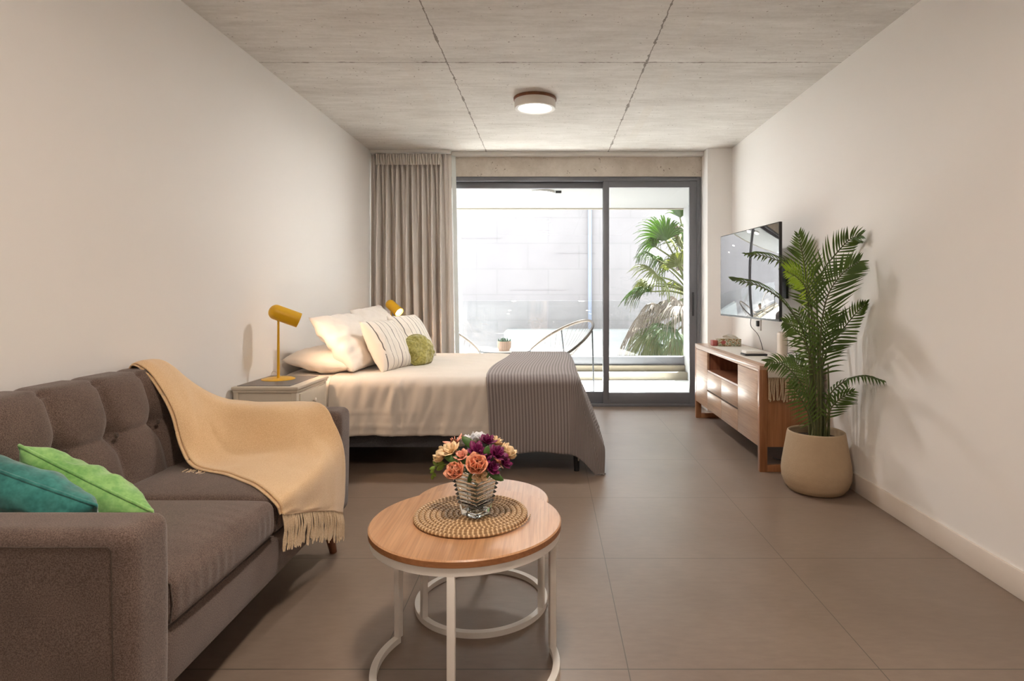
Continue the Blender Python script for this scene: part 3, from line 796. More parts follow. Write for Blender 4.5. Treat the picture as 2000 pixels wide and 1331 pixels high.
part('fringe', mb, 'fringe', t, smooth=180)

# ------------------------------------------------------------------ coffee tables
def rtable(name, label, cx, cy_, r, h, legs, arc, grp='nesting coffee tables'):
    t = thing(name, label, 'coffee table', (cx, cy_, 0), grp)
    tp = MB().lathe([(0, h), (r-.004, h), (r, h-.004)], (cx, cy_, 0), 96); part('table_top', tp, 'tablewood', t)
    part('top_edge', MB().lathe([(r, h-.004), (r, h-.020), (r-.003, h-.022), (0, h-.022)], (cx, cy_, 0), 96), 'tableedge', t)
    r2 = r-.004
    part('apron_ring', MB().lathe([(r2, h-.022), (r2, h-.045), (r2-.022, h-.045), (r2-.022, h-.022)], (cx, cy_, 0), 96, closed=True), 'whitemetal', t)
    q = .011
    for a in legs:
        a = math.radians(a); d = Vector((math.cos(a), math.sin(a), 0)); s_ = Vector((-d.y, d.x, 0)); c = Vector((cx, cy_, 0))+d*(r2-.011)
        mb = MB(); mb.box(-q, q, -q, q, .018, h-.044, .002)
        mb.bm.transform(Matrix(((d.x, s_.x, 0, c.x), (d.y, s_.y, 0, c.y), (0, 0, 1, 0), (0, 0, 0, 1))))
        part('leg', mb, 'whitemetal', t)
    a0, a1 = arc; full = abs(a1-a0) >= 360; mb = MB(); n = 96; sec = ((r2, 0), (r2, .02), (r2-.022, .02), (r2-.022, 0))
    rings = []
    for k in range(n if full else n+1):
        a = math.radians(a0+(a1-a0)*k/n); rings.append([mb.bm.verts.new((cx+x*math.cos(a), cy_+x*math.sin(a), z)) for x, z in sec])
    for k in range(n):
        A, B = rings[k], rings[(k+1) % len(rings)]
        for j in range(4): mb.bm.faces.new((A[j], A[(j+1) % 4], B[(j+1) % 4], B[j]))
    if not full: mb.bm.faces.new(rings[0][::-1]); mb.bm.faces.new(rings[-1])
    part('foot_ring', mb, 'whitemetal', t)
    return t
rtable('coffee_table', 'taller round coffee table with ash top and white C-shaped metal base, in front', -.262, 1.93, .303, .474, (151, 17, 269.5), (151, 377), )
rtable('coffee_table', 'lower round coffee table with ash top and full ring base, tucked behind the taller one', -.258, 2.34, .258, .398, (217, -18, 92), (0, 360))
# placemat
t = thing('placemat', 'round coiled wicker placemat on the taller coffee table', 'placemat', (-.246, 1.955, .474))
mb = MB(); pts = []; turns = 11; R = .197; cw_ = R/turns
for k in range(turns*60+1):
    a = 2*PI*k/60; r = max(.002, cw_*a/(2*PI)-cw_/2)
    if r < R-cw_/2+.0001: pts.append(Vector((-.246+r*math.cos(a), 1.955+r*math.sin(a), .474+.0068)))
mb.tube(pts, [.0086*min(1, (len(pts)-i)/30+.15) for i in range(len(pts))], 8, uvlen=True)
for v in mb.bm.verts: v.co.z = .4742+(v.co.z-.4722)*.82
part('coil', mb, 'wicker', t)

# vase
VX, VY, VZ = -.232, 1.935, .4885
yaw = math.radians(-35)
def sq_ring(h, z, n=4, rad=.006):
    out = []
    for q in range(4):
        cx_, cy2 = [(1, 1), (-1, 1), (-1, -1), (1, -1)][q]
        for k in range(n+1):
            a = PI/2*q+PI/2*k/n; x = cx_*(h-rad)+rad*math.cos(a); y = cy2*(h-rad)+rad*math.sin(a)
            out.append((VX+x*math.cos(yaw)-y*math.sin(yaw), VY+x*math.sin(yaw)+y*math.cos(yaw), z))
    return out
def loft(mb, rings, capb=True, capt=True):
    R_ = [[mb.bm.verts.new(p) for p in r] for r in rings]; n = len(R_[0])
    for A, B in zip(R_, R_[1:]):
        for k in range(n): mb.bm.faces.new((A[k], A[(k+1) % n], B[(k+1) % n], B[k]))
    if capb: mb.bm.faces.new(R_[0][::-1])
    if capt: mb.bm.faces.new(R_[-1])
HV = .145
def hs(z): return .034+.0245*(z/HV)
rings = [sq_ring(.031, VZ)]
for k in range(81):
    z = .002+(HV-.002)*k/80; rb = .0028*math.cos(2*PI*z/.0135) if z > .035 else 0
    rings.append(sq_ring(hs(z)+rb, VZ+z))
for k in range(21):
    z = HV-(HV-.018)*k/20; rings.append(sq_ring(hs(z)-.007, VZ+z, rad=.004))
vz = thing('flower_vase', 'square tapered ribbed clear glass vase on the wicker placemat', 'vase', (VX, VY, VZ))
mb = MB(); loft(mb, rings); part('vase_body', mb, 'vase', vz, smooth=50)

# flowers
def petal(mb, base, d, side, L, W, curl, cup=.25, mi=0, n=5):
    nrm = side.cross(d).normalized(); prev = None
    for j in range(n+1):
        t_ = j/n; wv = W*math.sin(PI*min(1, .12+.80*t_))**.8*(1 if t_ < .97 else .35)
        p = base+d*L*t_+nrm*(curl*L*t_*t_)
        q = (mb.bm.verts.new(p-side*wv+nrm*cup*wv), mb.bm.verts.new(p), mb.bm.verts.new(p+side*wv+nrm*cup*wv))
        if prev:
            for i in (0, 1):
                f = mb.bm.faces.new((prev[i], prev[i+1], q[i+1], q[i])); f.material_index = mi
        prev = q
def bloom(mb, c, ax, kind, s):
    ax = Vector(ax).normalized(); e1 = ax.orthogonal().normalized(); e2 = ax.cross(e1)
    if kind == 'rose': layers = [(5, .15, .018, .016, -.5), (6, .55, .026, .018, -.55), (7, 1.0, .032, .020, -.5), (7, 1.3, .034, .020, -.35)]
    elif kind == 'lily': layers = [(3, .75, .042, .011, .25), (3, .9, .040, .012, .3)]
    else: layers = [(6, .45, .026, .008, .05), (6, .85, .030, .010, .15)]
    for li, (n, tilt, L, W, curl) in enumerate(layers):
        for k in range(n):
            a = 2*PI*(k+.5*li)/n+random.uniform(-.15, .15); rd = e1*math.cos(a)+e2*math.sin(a); d = (ax*math.cos(tilt)+rd*math.sin(tilt)).normalized()
            side = ax.cross(rd).normalized()
            petal(mb, Vector(c)+rd*.003*s, d, side, L*s*random.uniform(.9, 1.1), W*s, curl)
    if kind == 'alstro' or kind == 'lily':
        for k in range(5):
            a = 2*PI*k/5; rd = e1*math.cos(a)+e2*math.sin(a); mb.tube([Vector(c), Vector(c)+(ax+rd*.35)*.024*s], .0008, 4)
GF = 'cut flowers in the glass vase'
fl = [ # px, py, depth, kind, mat, size, label
 (892, 921, 1.865, 'rose', 'peach', 1.0, 'salmon peach bloom at the lower left of the bouquet, over the vase rim'),
 (931, 910, 1.845, 'rose', 'peach', 1.05, 'largest salmon peach bloom at the front centre of the bouquet'),
 (936, 930, 1.86, 'alstro', 'creamfl', .9, 'cream bloom right under the largest peach bloom'),
 (866, 893, 1.93, 'rose', 'creamfl', .95, 'cream bloom farthest left in the bouquet'),
 (884, 884, 1.90, 'alstro', 'creamfl', 1.25, 'broad cream bloom left of the bouquet centre'),
 (890, 868, 1.96, 'lily', 'pinkfl', 1.0, 'pink pointed bloom at the upper left of the bouquet'),
 (903, 893, 1.88, 'alstro', 'pinkfl', .9, 'small pink bloom tucked left of the purple flowers'),
 (908, 869, 1.99, 'rose', 'whitefl', .95, 'white bloom at the top left of the bouquet behind the green leaf'),
 (934, 862, 2.02, 'rose', 'whitefl', .9, 'white bloom at the very top rear of the bouquet'),
 (932, 886, 1.88, 'alstro', 'purple', 1.25, 'large purple bloom at the bouquet centre'),
 (950, 866, 1.93, 'alstro', 'purple', 1.1, 'purple bloom at the top of the bouquet'),
 (968, 890, 1.89, 'alstro', 'purple', 1.15, 'purple bloom right of the bouquet centre'),
 (983, 906, 1.90, 'alstro', 'purple', .9, 'purple bloom at the right edge of the bouquet'),
 (960, 916, 1.87, 'alstro', 'purple', .95, 'purple bloom hanging lowest over the right vase rim'),
 (944, 897, 1.87, 'alstro', 'purple', 1.0, 'purple bloom just above the largest peach bloom'),
 (966, 868, 1.97, 'alstro', 'creamfl', 1.1, 'cream bloom at the upper right behind the purple ones'),
 (989, 886, 1.95, 'rose', 'creamfl', .95, 'cream bloom farthest right in the bouquet'),
 (972, 905, 1.93, 'lily', 'pinkfl', .7, 'pale pink bloom behind the right purple flowers'),
]
for k, (px, py, d, kind, mt, s_, lab) in enumerate(fl):
    c = at(px, py, d); foot = Vector((VX+.020*math.cos(k*2.4), VY+.020*math.sin(k*2.4), VZ+.021))
    t = thing('flower', lab, 'flower', foot, GF)
    ctr = Vector((-.24, 1.93, .60)); ax = (c-ctr); ax.y -= .02; ax.z += .02
    mb = MB(); bloom(mb, c, ax, kind, s_); part('bloom', mb, mt, t, solid=.0008)
    rim = Vector((VX+(c.x-VX)*.40, VY+(c.y-VY)*.40, VZ+.14))
    mb = MB(); mb.tube(bez([foot, (foot+rim)/2, rim, c], 14), .0020, 6); part('stem', mb, 'leaf', t)
    if k % 2 == 0:
        mb = MB(); b = rim+Vector((0, 0, .005)); dd = Vector((math.cos(k*1.9), math.sin(k*1.9)*.8, .5)).normalized()
        petal(mb, b, dd, dd.cross(Vector((0, 0, 1))).normalized(), .055, .010, -.25, .2, n=8); part('leaf', mb, 'leaf', t, solid=.0006)
def leafsprig(label, pts, leaves, mat):
    pts = [Vector(p) for p in pts]; foot = Vector((VX+random.uniform(-.015, .015), VY+random.uniform(-.015, .015), VZ+.021))
    t = thing('leaf_sprig', label, 'leaf sprig', foot, 'green sprigs in the vase')
    part('stem', MB().tube(bez([foot]+pts, 18), .0016, 6), mat, t)
    mb = MB()
    for (b, d, L, W) in leaves:
        d = Vector(d).normalized(); sd_ = d.cross(Vector((.2, -1, .3))).normalized(); petal(mb, Vector(b), d, sd_, L, W, -.2, .25, n=8)
    part('leaf', mb, mat, t, solid=.0006)
e = at(845, 928, 1.93); m_ = at(868, 908, 1.92)
leafsprig('green sprig drooping out of the left side of the bouquet', [(VX-.02, VY, VZ+.15), m_, at(850, 912, 1.92), e],
  [(m_, (-.8, 0, .3), .028, .008), (m_, (-.6, -.2, -.4), .03, .008), (at(856, 911, 1.92), (-.7, 0, .6), .022, .006), (at(851, 913, 1.92), (-.7, -.2, -.2), .02, .006), (at(848, 918, 1.93), (-.8, 0, -.7), .018, .005), (e, (-.1, 0, -1), .016, .005), (at(862, 908, 1.92), (-.3, 0, 1), .02, .006), (at(846, 924, 1.93), (.6, -.2, -.8), .015, .005)], 'sprig')
m_ = at(928, 876, 1.93)
leafsprig('broad green leaf standing up at the top of the bouquet', [(VX, VY+.01, VZ+.15), m_], [(m_, (-.8, -.1, .75), .055, .013), (at(908, 890, 1.90), (.75, 0, .55), .04, .010)], 'leaf')
m_ = at(905, 903, 1.87)
leafsprig('dark green leaves between the two peach blooms', [(VX, VY-.01, VZ+.14), m_], [(m_, (-1, -.1, .3), .06, .012), (m_, (1, -.1, .1), .035, .010), (at(948, 890, 1.86), (.3, -.1, 1), .03, .010), (at(922, 925, 1.86), (-.3, -.2, -.8), .03, .008)], 'leaf')
m_ = at(955, 925, 1.87)
leafsprig('green leaves hanging over the right vase rim', [(VX+.02, VY-.01, VZ+.14), m_], [(m_, (.8, -.1, -.35), .05, .010), (m_, (-.6, -.1, -.6), .03, .008), (at(978, 905, 1.91), (.9, 0, -.1), .035, .009)], 'leaf')

# ------------------------------------------------------------------ bed
t = thing('bed', 'double bed with fabric base on dark legs, head against the left wall', 'bed', (-.78, 4.78, 0))
part('bed_base', MB().soft(-1.80, .19, 4.02, 5.54, .16, .34, .02, 20, 20, 4), 'bedbase', t)
part('mattress', MB().soft(-1.80, .20, 4.0, 5.56, .34, .605, .05, 30, 30, 8), 'mattress', t, smooth=60)
for x, y in ((.19, 4.05), (.13, 5.48), (-1.7, 4.08), (-1.7, 5.48), (-.8, 4.78)):
    part('leg', MB().tube([(x, y, .165), (x, y, 0)], [.025, .018], 12), 'black', t)
XF, YN, YFR, RB = .14, 4.03, 5.53, .08
def drape(s, t_, top, phx, phy, wrin=0, lift=0, fl=1.0):
    a = max(0, s-XF); b = -(YN-t_) if t_ < YN else (t_-YFR if t_ > YFR else 0)
    px = min(s, XF); py = max(YN, min(YFR, t_))
    r = math.hypot(a, b)
    cx_ = (px+.8)/1.0; cy2 = (py-4.78)/.75
    z = top+.012*(1-min(1, abs(cy2))**3)+lift
    if r > 0:
        dx, dy = a/r, b/r
        if r < RB*PI/2: an = r/RB; ox = oy = RB*math.sin(an); dn = RB*(1-math.cos(an))
        else:
            rr = r-RB*PI/2; wx = dx*dx; ph = phx*wx+phy*(1-wx)
            dn = RB+rr*math.cos(ph); ox = RB+rr*math.sin(phx*(1 if wx < .97 else 1)); oy = RB+rr*math.sin(phy)
            f = min(1, rr/.3)
            along = px+a*.7 if abs(dy) > .7 else py
            fold = wrin*f*(math.sin(along*17+2*nz(along*2, 3))*.35+nz(along*6, rr*3, 4)+.5*nz(along*14, rr*4, 8))
            ox += fold*abs(dx); oy += fold*abs(dy)
        z -= dn; px += dx*ox; py += dy*oy
    if z < .010:
        ex = .010-z; z = .010+.004*abs(math.sin(ex*60)); px += ex*.08*(1 if a > 0 else 0)
    return Vector((px, py, z))
dv = MB(); T0, T1 = YN-.425, YFR+.42
def duv(u, v):
    t_ = T0+(T1-T0)*v
    s = -1.44+(XF+.42+1.44)*u
    calm = 1-max(0, min(1, (s+.46)/.12))
    hem = max(0, (T0+.05-t_)/.05)
    p = drape(s, t_, .640-.006*(1-calm), .02, .03, .022*calm)
    top = 1 if YN+.05 < t_ < YFR-.05 else 0
    p.z += .010*nz(s*3, t_*3, 1)*top+.005*nz(s*9+t_*4, t_*8, 2)*top
    if t_ < YN:
        p.y += .022*(1-calm)
        along = s; p.y += -.010*math.exp(-((along+1.02)/.02)**2)-.006*math.exp(-((along+.98-.1*(YN-t_))/.012)**2)
        dd = YN-t_
        p.y -= .006*math.exp(-((dd-.36)/.006)**2)+.004*math.exp(-((dd-.27)/.004)**2)
        p.y -= 0.024*calm*abs(nz(along*9+dd*2.5, dd*2.2, 6))*min(1, dd/.15)+0.011*calm*nz(along*22+dd*6, dd*4, 9)*min(1, dd/.1)
    p.z += .02*nz(s*1.5, 0, 7)*(1 if t_ < T0+.06 else 0)*0
    return p
dv.grid(170, 150, duv, uvfn=lambda u, v: (u, v))
tag(obj('duvet', dv, 'duvet', smooth=180, solid=.010, solid_off=-1), 'cream cotton duvet cover spread over the bed and hanging down its side', 'duvet')
# top sheet folded under at the head end, seen between pillows and duvet
sh = MB()
def shf(u, v):
    t_ = (YN-.36)+(YFR+.36-YN+.36)*v; s = -1.80+.42*u
    p = drape(s, t_, .628, .02, .0, .010); p.z += .006*nz(s*8, t_*6, 3); return p
sh.grid(40, 120, shf)
tag(obj('bed_sheet', sh, 'linen', smooth=180, solid=.006, solid_off=-1), 'white sheet over the mattress at the head of the bed', 'bed sheet')
kb = MB(); KT0, KT1 = YN-.575, YFR+.35
def knf(u, v):
    t_ = KT0+(KT1-KT0)*v; yy = max(YN, min(YFR, t_))
    s0 = -.405+.07*(yy-YN)/1.5+.018*math.sin(t_*4)
    s = s0+(XF+.56-s0)*u
    p = drape(s, t_, .655, math.radians(21), math.radians(2.5), .020)
    if t_ < YN:
        dd = YN-t_; p.y -= .008*nz(s*5, dd*3, 2)+.004
        # hem bows up in the middle of the side
        p.z += .03*math.exp(-((s+.05)/.25)**2)*max(0, dd-.3)/.27
    if u < .03: p.y -= .003*(1 if t_ < YN else 0)
    return p
kb.grid(220, 190, knf, uvfn=lambda u, v: (u*1.10, v*2.4))
tag(obj('knit_blanket', kb, 'knit', smooth=180, solid=.010, solid_off=-1), 'grey ribbed knit blanket over the foot of the bed trailing to the floor', 'blanket')
# pillows
def pil(name, label, loc, xa, ya, w, h, t, mat, seed, cat, grp, **k): return cushion(name, label, loc, xa, ya, w, h, t, mat, seed, cat, grp, **k)
GP = 'white bed pillows'
pil('pillow', 'flat white pillow lying under the others against the left wall', (-1.57, 4.42, .715), (0, 1, 0), (-1, 0, .12), .72, .46, .17, 'linen', 1, 'pillow', GP, wr=.012, pinch=.05)
pil('pillow', 'flat white pillow lying at the far side of the bed head', (-1.57, 5.18, .715), (0, 1, 0), (-1, 0, .12), .72, .46, .17, 'linen', 5, 'pillow', GP, wr=.012, pinch=.05)
pil('pillow', 'big plump white pillow leaning at the near side of the bed head', (-1.43, 4.42, .845), (.10, 1, .0), (-.62, .06, .72), .72, .48, .20, 'linen', 9, 'pillow', GP, wr=.018, pinch=.09, n=48)
pil('pillow', 'white pillow with a raised corner at the far side behind the striped cushions', (-1.45, 5.20, .88), (.05, 1, .04), (-.55, .0, .80), .70, .46, .18, 'linen', 14, 'pillow', GP, wr=.016, pinch=.09, n=48)
GS = 'striped cushions on the bed'
pil('striped_cushion', 'cream cushion with thin dark stripes, the nearer one on the bed', (-1.17, 4.40, .815), (.32, 1, 0), (-.46, .10, .88), .42, .40, .17, 'stripes', 21, 'cushion', GS, pinch=.10, n=44)
pil('striped_cushion', 'cream cushion with thin dark stripes, the one farther from the camera', (-1.14, 5.06, .825), (.32, 1, 0), (-.50, .10, .84), .44, .42, .17, 'stripes', 25, 'cushion', GS, pinch=.10, n=44)
pil('olive_cushion', 'small olive green velvet cushion in front of the striped cushions', (-.985, 4.60, .755), (.62, 1, 0), (-.34, .0, .86), .28, .25, .13, 'olive', 31, 'cushion', None, pinch=0, rnd=2.3, wr=.010, n=40, pipe=.006)

# ------------------------------------------------------------------ nightstands and lamps
def nightstand(y0, label):
    x0, x1, y1, H = XL+.016, -1.43, y0+.49, .66
    t = thing('nightstand', label, 'nightstand', ((x0+x1)/2, (y0+y1)/2, 0), 'cream nightstands')
    mb = MB().box(x0+.01, x1-.014, y0+.018, y1-.018, .08, H-.035, .003)
    for yy in (y0+.012, y1-.042):
        for xx in (x0+.006, x1-.042): mb.box(xx, xx+.03, yy, yy+.03, .0, H-.034, .003)
    part('body', mb, 'cream', t)
    tp = MB().box(x0, x1, y0, y1, H-.022, H-.002, .005, 3); tp.box(x0+.006, x1-.006, y0+.006, y1-.006, H-.036, H-.020, .003); part('top', tp, 'cream', t)
    part('top_inlay', MB().box(x0+.02, x1-.055, y0+.03, y1-.03, H-.006, H+.0005), 'inlay', t, 'dark taupe inset panel')
    for za, zb in ((.475, .610), (.29, .455), (.10, .27)):
        d = part('drawer', MB().box(x1-.022, x1-.006, y0+.055, y1-.055, za, zb, .003), 'cream', t)
        kn = MB().lathe([(0, .022), (.010, .020), (.013, .014), (.009, .006), (.006, 0)], (x1-.006, (y0+y1)/2, (za+zb)/2), 20, M4=Matrix.Rotation(PI/2, 4, 'Y'))
        part('knob', kn, 'ceramic', d)
    return t
nightstand(3.44, 'cream painted nightstand with dark top and knobbed drawers, between sofa and bed')
nightstand(5.62, 'cream nightstand hidden behind the far side of the bed, by the curtain')
def lamp(x, y, ang, yawd, label, power, lit):
    t = thing('table_lamp', label, 'table lamp', (x, y, .6605), 'yellow bedside lamps')
    z0 = .6605
    part('base', MB().lathe([(0, .008), (.085, .007), (.097, .003), (.098, 0), (0, 0)], (x, y, z0), 48), 'yellow', t)
    part('pole', MB().tube([(x, y, z0+.006), (x, y, z0+.39)], [.0085, .0065], 14), 'yellow', t)
    part('joint', MB().tube([(x, y, z0+.36), (x, y, z0+.395)], .0085, 12), 'blackmetal' if not lit else 'yellow', t)
    # shade: capsule along local -Z tilted
    c = Vector((x+.012*math.cos(math.radians(yawd)), y+.012*math.sin(math.radians(yawd)), z0+.405))
    d = Vector((math.cos(math.radians(yawd))*math.cos(math.radians(ang)), math.sin(math.radians(yawd))*math.cos(math.radians(ang)), -math.sin(math.radians(ang))))
    R4 = d.to_track_quat('Z', 'Y').to_matrix().to_4x4(); r = .047
    prof = [(r*math.sin(a), -.028-r*math.cos(a)*.9+.0) for a in [i*PI/2/10 for i in range(11)]]
    prof = [(p[0], p[1]) for p in prof]+[(r, .0), (r, .115), (r-.003, .115), (r-.003, .0), (r-.004, -.02), (0, -.045)]
    sd_ = part('lamp_shade', MB().lathe(prof, c, 40, M4=R4), 'yellow', t)
    bl = MB().lathe([(0, .0), (.012, .01), (.03, .06), (.036, .088), (.034, .10), (.02, .106), (0, .108)], c, 24, M4=R4)
    part('bulb', bl, 'bulb', t, 'glowing bulb')
    l = bpy.data.lights.new('bulb_light', 'AREA'); l.shape = 'DISK'; l.size = .07; l.energy = power; l.color = (1, .66, .42); l.spread = math.radians(150)
    lo = bpy.data.objects.new('bulb_light', l); COL.objects.link(lo); lo.parent = t
    lo.location = c+d*.112-Vector((x, y, z0)); lo.rotation_euler = (-d).to_track_quat('Z', 'Y').to_euler()
    return t
lamp(-1.674, 3.74, 22, 27, 'yellow desk lamp with tilted cylinder shade on the near nightstand', 1.5, False)
lamp(-1.53, 5.87, 33, -30, 'yellow lamp with its lit opening showing, beyond the bed by the curtain', 2.2, True)
tag(obj('lamp_cable', MB().tube(bez([(-1.70, 3.84, .665), (-1.75, 3.86, .69), (-1.79, 3.90, .67), (-1.818, 3.93, .55), (-1.818, 3.95, .2)], 20), .002, 6), 'ceramic'), 'thin pale lamp cable running behind the near nightstand', 'cable')

# ------------------------------------------------------------------ console
CX0, CX1, CY0, CY1, CH = 1.408, 1.828, 4.02, 5.79, .709
t = thing('tv_console', 'walnut veneer media console on open loop legs, along the right wall', 'console', ((CX0+CX1)/2, (CY0+CY1)/2, 0))
for y in (CY0, CY1-.035):
    mb = MB().box(CX0, CX0+.052, y, y+.035, 0, CH-.028, .002); mb.box(CX1-.052, CX1, y, y+.035, 0, CH-.028, .002)
    mb.box(CX0+.052, CX1-.052, y+.0005, y+.0345, 0, .045, .002); part('leg_frame', mb, 'cframe', t)
part('top', MB().box(CX0, CX1, CY0, CY1, CH-.028, CH, .002), 'ctop', t)
mb = MB(); ya, yb = CY0+.035, CY1-.035; zb_, zt = .163, CH-.028; nx0 = CX0+.022; N0, N1 = 4.49, 5.35
mb.box(nx0, CX1-.005, ya-.018, ya+.0, zb_, zt); mb.box(nx0, CX1-.005, yb, yb+.018, zb_, zt)
mb.box(nx0, CX1-.005, ya, yb, zb_, zb_+.018); 
part('side_panel', mb, 'cframe', t)
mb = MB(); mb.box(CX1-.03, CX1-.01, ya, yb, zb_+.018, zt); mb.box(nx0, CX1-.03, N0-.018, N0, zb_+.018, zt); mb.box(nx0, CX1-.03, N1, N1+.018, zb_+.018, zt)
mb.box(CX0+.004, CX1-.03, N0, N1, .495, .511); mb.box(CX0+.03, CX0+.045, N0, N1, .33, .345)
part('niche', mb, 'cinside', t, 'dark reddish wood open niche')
part('gap_shade', MB().box(CX0+.012, CX0+.02, ya, yb, .17, .49) , 'dark', t)  # dark strip paints the shade in the gaps between door and drawer fronts
g_ = .0018
fz0 = .165
d1 = part('door', MB().box(CX0+.001, CX0+.02, ya+g_, N0-g_, fz0, zt-.018, .0015), 'cfront', t)
part('door', MB().box(CX0+.001, CX0+.02, N1+g_, yb-g_, fz0, zt-.018, .0015), 'cfront', t)
Nm = (N0+N1)/2
for a, b in ((N0, Nm), (Nm, N1)):
    part('drawer', MB().box(CX0+.001, CX0+.02, a+g_, b-g_, .335, .494, .0015), 'cfront', t)
    part('drawer', MB().box(CX0+.001, CX0+.02, a+g_, b-g_, fz0, .322, .0015), 'cfront', t)
part('rail', MB().box(CX0+.001, CX0+.02, ya, yb, zt-.014, zt), 'ctop', t)
# runner
t = thing('table_runner', 'off-white woven runner with tassels along the console top, hanging over its near end', 'table runner', (1.64, 4.7, CH))
rx0, rx1 = 1.462, 1.79
def rn(u, v):
    x = rx0+(rx1-rx0)*u; L = v*1.50
    if L < .085: z = CH+.003-(.085-L); return Vector((x+.002*nz(x*20, L*20), CY0-.005, min(z, CH+.003)))
    return Vector((x, CY0-.005+(L-.085), CH+.0035+.0006*nz(x*20, L*20)))
mb = MB(); mb.grid(20, 120, rn); part('cloth', mb, 'runner', t, solid=.003, smooth=60)
mb = MB()
for k in range(40):
    x = rx0+(rx1-rx0)*(k+.5)/40; y = CY0-.007-.004*(k % 2); L = random.uniform(.145, .165)
    p = Vector((x, y, CH-.078)); mb.tube(bez([p, p+Vector((random.uniform(-.006, .006), -.004, -L*.5)), p+Vector((random.uniform(-.008, .008), -.002, -L))], 6), [.0032]*6+[.0045], 6)
part('tassel', mb, 'tassel', t, 'beige knotted tassels', smooth=180)
# things on the console
ZT = CH+.0065
t = thing('tissue_box', 'flat floral patterned tissue box on the far end of the console', 'tissue box', (1.63, 5.42, ZT))
part('box_body', MB().box(1.525, 1.725, 5.39, 5.50, ZT, ZT+.065, .003), 'floral', t)
mb = MB().lathe([(0, 0), (.020, 0), (.020, .0006), (0, .0006)], (0, 0, 0), 24); mb.bm.transform(Matrix.Translation((1.565, 5.3895, ZT+.035)) @ Matrix.Rotation(PI/2, 4, 'X') @ Matrix.Scale(.8, 4, (0, 1, 0)))
part('emblem', mb, 'redcard', t, 'dark red oval emblem')
mb = MB(); mb.grid(10, 6, lambda u, v: Vector((1.58+.12*u+.01*math.sin(v*5), 5.44+.02*math.sin(u*9+v*3)*v, ZT+.062+.045*v*(.6+.4*math.sin(PI*u)))))
part('tissue', mb, 'paper', t, solid=.001)
tag(obj('card_box', MB().box(1.478, 1.520, 5.42, 5.50, ZT, ZT+.05, .002), 'redcard'), 'small dark red box at the left end of the tissue box', 'box')
t = tag(obj('tablet', MB().box(1.497, 1.665, 4.58, 4.70, ZT, ZT+.014, .003), 'black'), 'thin black tray or tablet under the notebook on the console', 'tablet')
t = tag(obj('notebook', MB().box(1.503, 1.645, 4.585, 4.695, ZT+.0142, ZT+.037, .004), 'paper'), 'white notebook stacked on the thin black slab on the console', 'notebook')
t = thing('wifi_router', 'upright beige slab shaped router standing on the console behind the palm', 'router', (1.648, 4.25, ZT))
part('case', MB().soft(1.622, 1.676, 4.21, 4.30, ZT, ZT+.205, .022, 14, 8, 24), 'beige', t)
part('port_panel', MB().box(1.6755, 1.6775, 4.225, 4.285, ZT+.05, ZT+.16, .001), 'black', t)
tag(obj('router_cable', MB().tube(bez([(1.678, 4.26, ZT+.05), (1.74, 4.28, ZT+.055), (1.80, 4.32, ZT+.03), (1.842, 4.35, ZT-.05)], 16), .0025, 6), 'black'), 'black cable leaving the beige router towards the wall', 'cable')
for x, y, n_ in ((1.735, 4.15, 'nearer'), (1.775, 4.22, 'farther')):
    mb = MB().lathe([(0, 0), (.024, 0), (.029, .07), (.027, .07), (.022, .006), (0, .006)], (x, y, ZT), 24)
    tag(obj('drinking_glass', mb, 'glass'), 'small clear drinking glass on the console behind the palm, the %s one' % n_, 'glass', 'glasses on the console')

# ------------------------------------------------------------------ television
T = thing('television', 'flat black television reflecting the window, on a wall bracket above the console', 'television', (1.55, 4.745, .99))
P0 = Vector((1.515, 5.31, 0)); P1 = Vector((1.60, 4.18, 0)); dr = (P1-P0).normalized(); L = (P1-P0).length; nn = Vector((dr.y, -dr.x, 0))  # faces -X
if nn.x > 0: nn = -nn
def tvbox(l0, l1, d0, d1, z0, z1, bev=.002):
    mb = MB().box(l0, l1, d0, d1, z0, z1, bev)
    mb.bm.transform(Matrix(((dr.x, nn.x, 0, P0.x), (dr.y, nn.y, 0, P0.y), (0, 0, 1, 0), (0, 0, 0, 1)))); 
    bmesh.ops.recalc_face_normals(mb.bm, faces=mb.bm.faces); return mb
part('casing', tvbox(0, L, -.022, -.001, .995, 1.69), 'black', T)
part('rear_housing', tvbox(.25, L-.25, -.055, -.022, 1.05, 1.45), 'black', T)
part('screen', tvbox(.006, L-.006, -.002, .0, 1.010, 1.684, .0005), 'screen', T)
mc = P0+dr*L*.5
mb = MB().tube([(mc.x+.05, mc.y, 1.3), (1.70, 4.95, 1.3), (XR-.03, 4.75, 1.3)], .014, 10); mb.box(XR-.02, XR, 4.65, 4.85, 1.15, 1.45, .003); mb.box(mc.x+.035, mc.x+.075, mc.y-.1, mc.y+.1, 1.2, 1.4, .003)
part('wall_bracket', mb, 'blackmetal', T)
tag(obj('television_cable', MB().tube(bez([(1.585, 4.72, 1.0), (1.60, 4.76, .93), (1.70, 4.9, .86), (1.78, 5.05, .78), (1.84, 5.17, .70)], 24), .0028, 6), 'black'), 'black cable hanging from the television down behind the console', 'cable')
t = thing('wall_socket', 'small white wall socket just under the television', 'socket', (XR, 5.28, .92))
part('plate', MB().box(XR-.010, XR, 5.24, 5.32, .865, .985, .002), 'white_paint', t)
part('plug', MB().box(XR-.03, XR-.010, 5.262, 5.30, .90, .95, .004), 'black', t)
tag(obj('floor_cable', MB().tube(bez([(1.62, 4.35, .006), (1.68, 4.25, .006), (1.76, 4.30, .006), (1.81, 4.38, .006), (1.83, 4.42, .05), (1.836, 4.44, .15)], 24), .003, 6), 'black'), 'black cable on the floor under the console', 'cable')

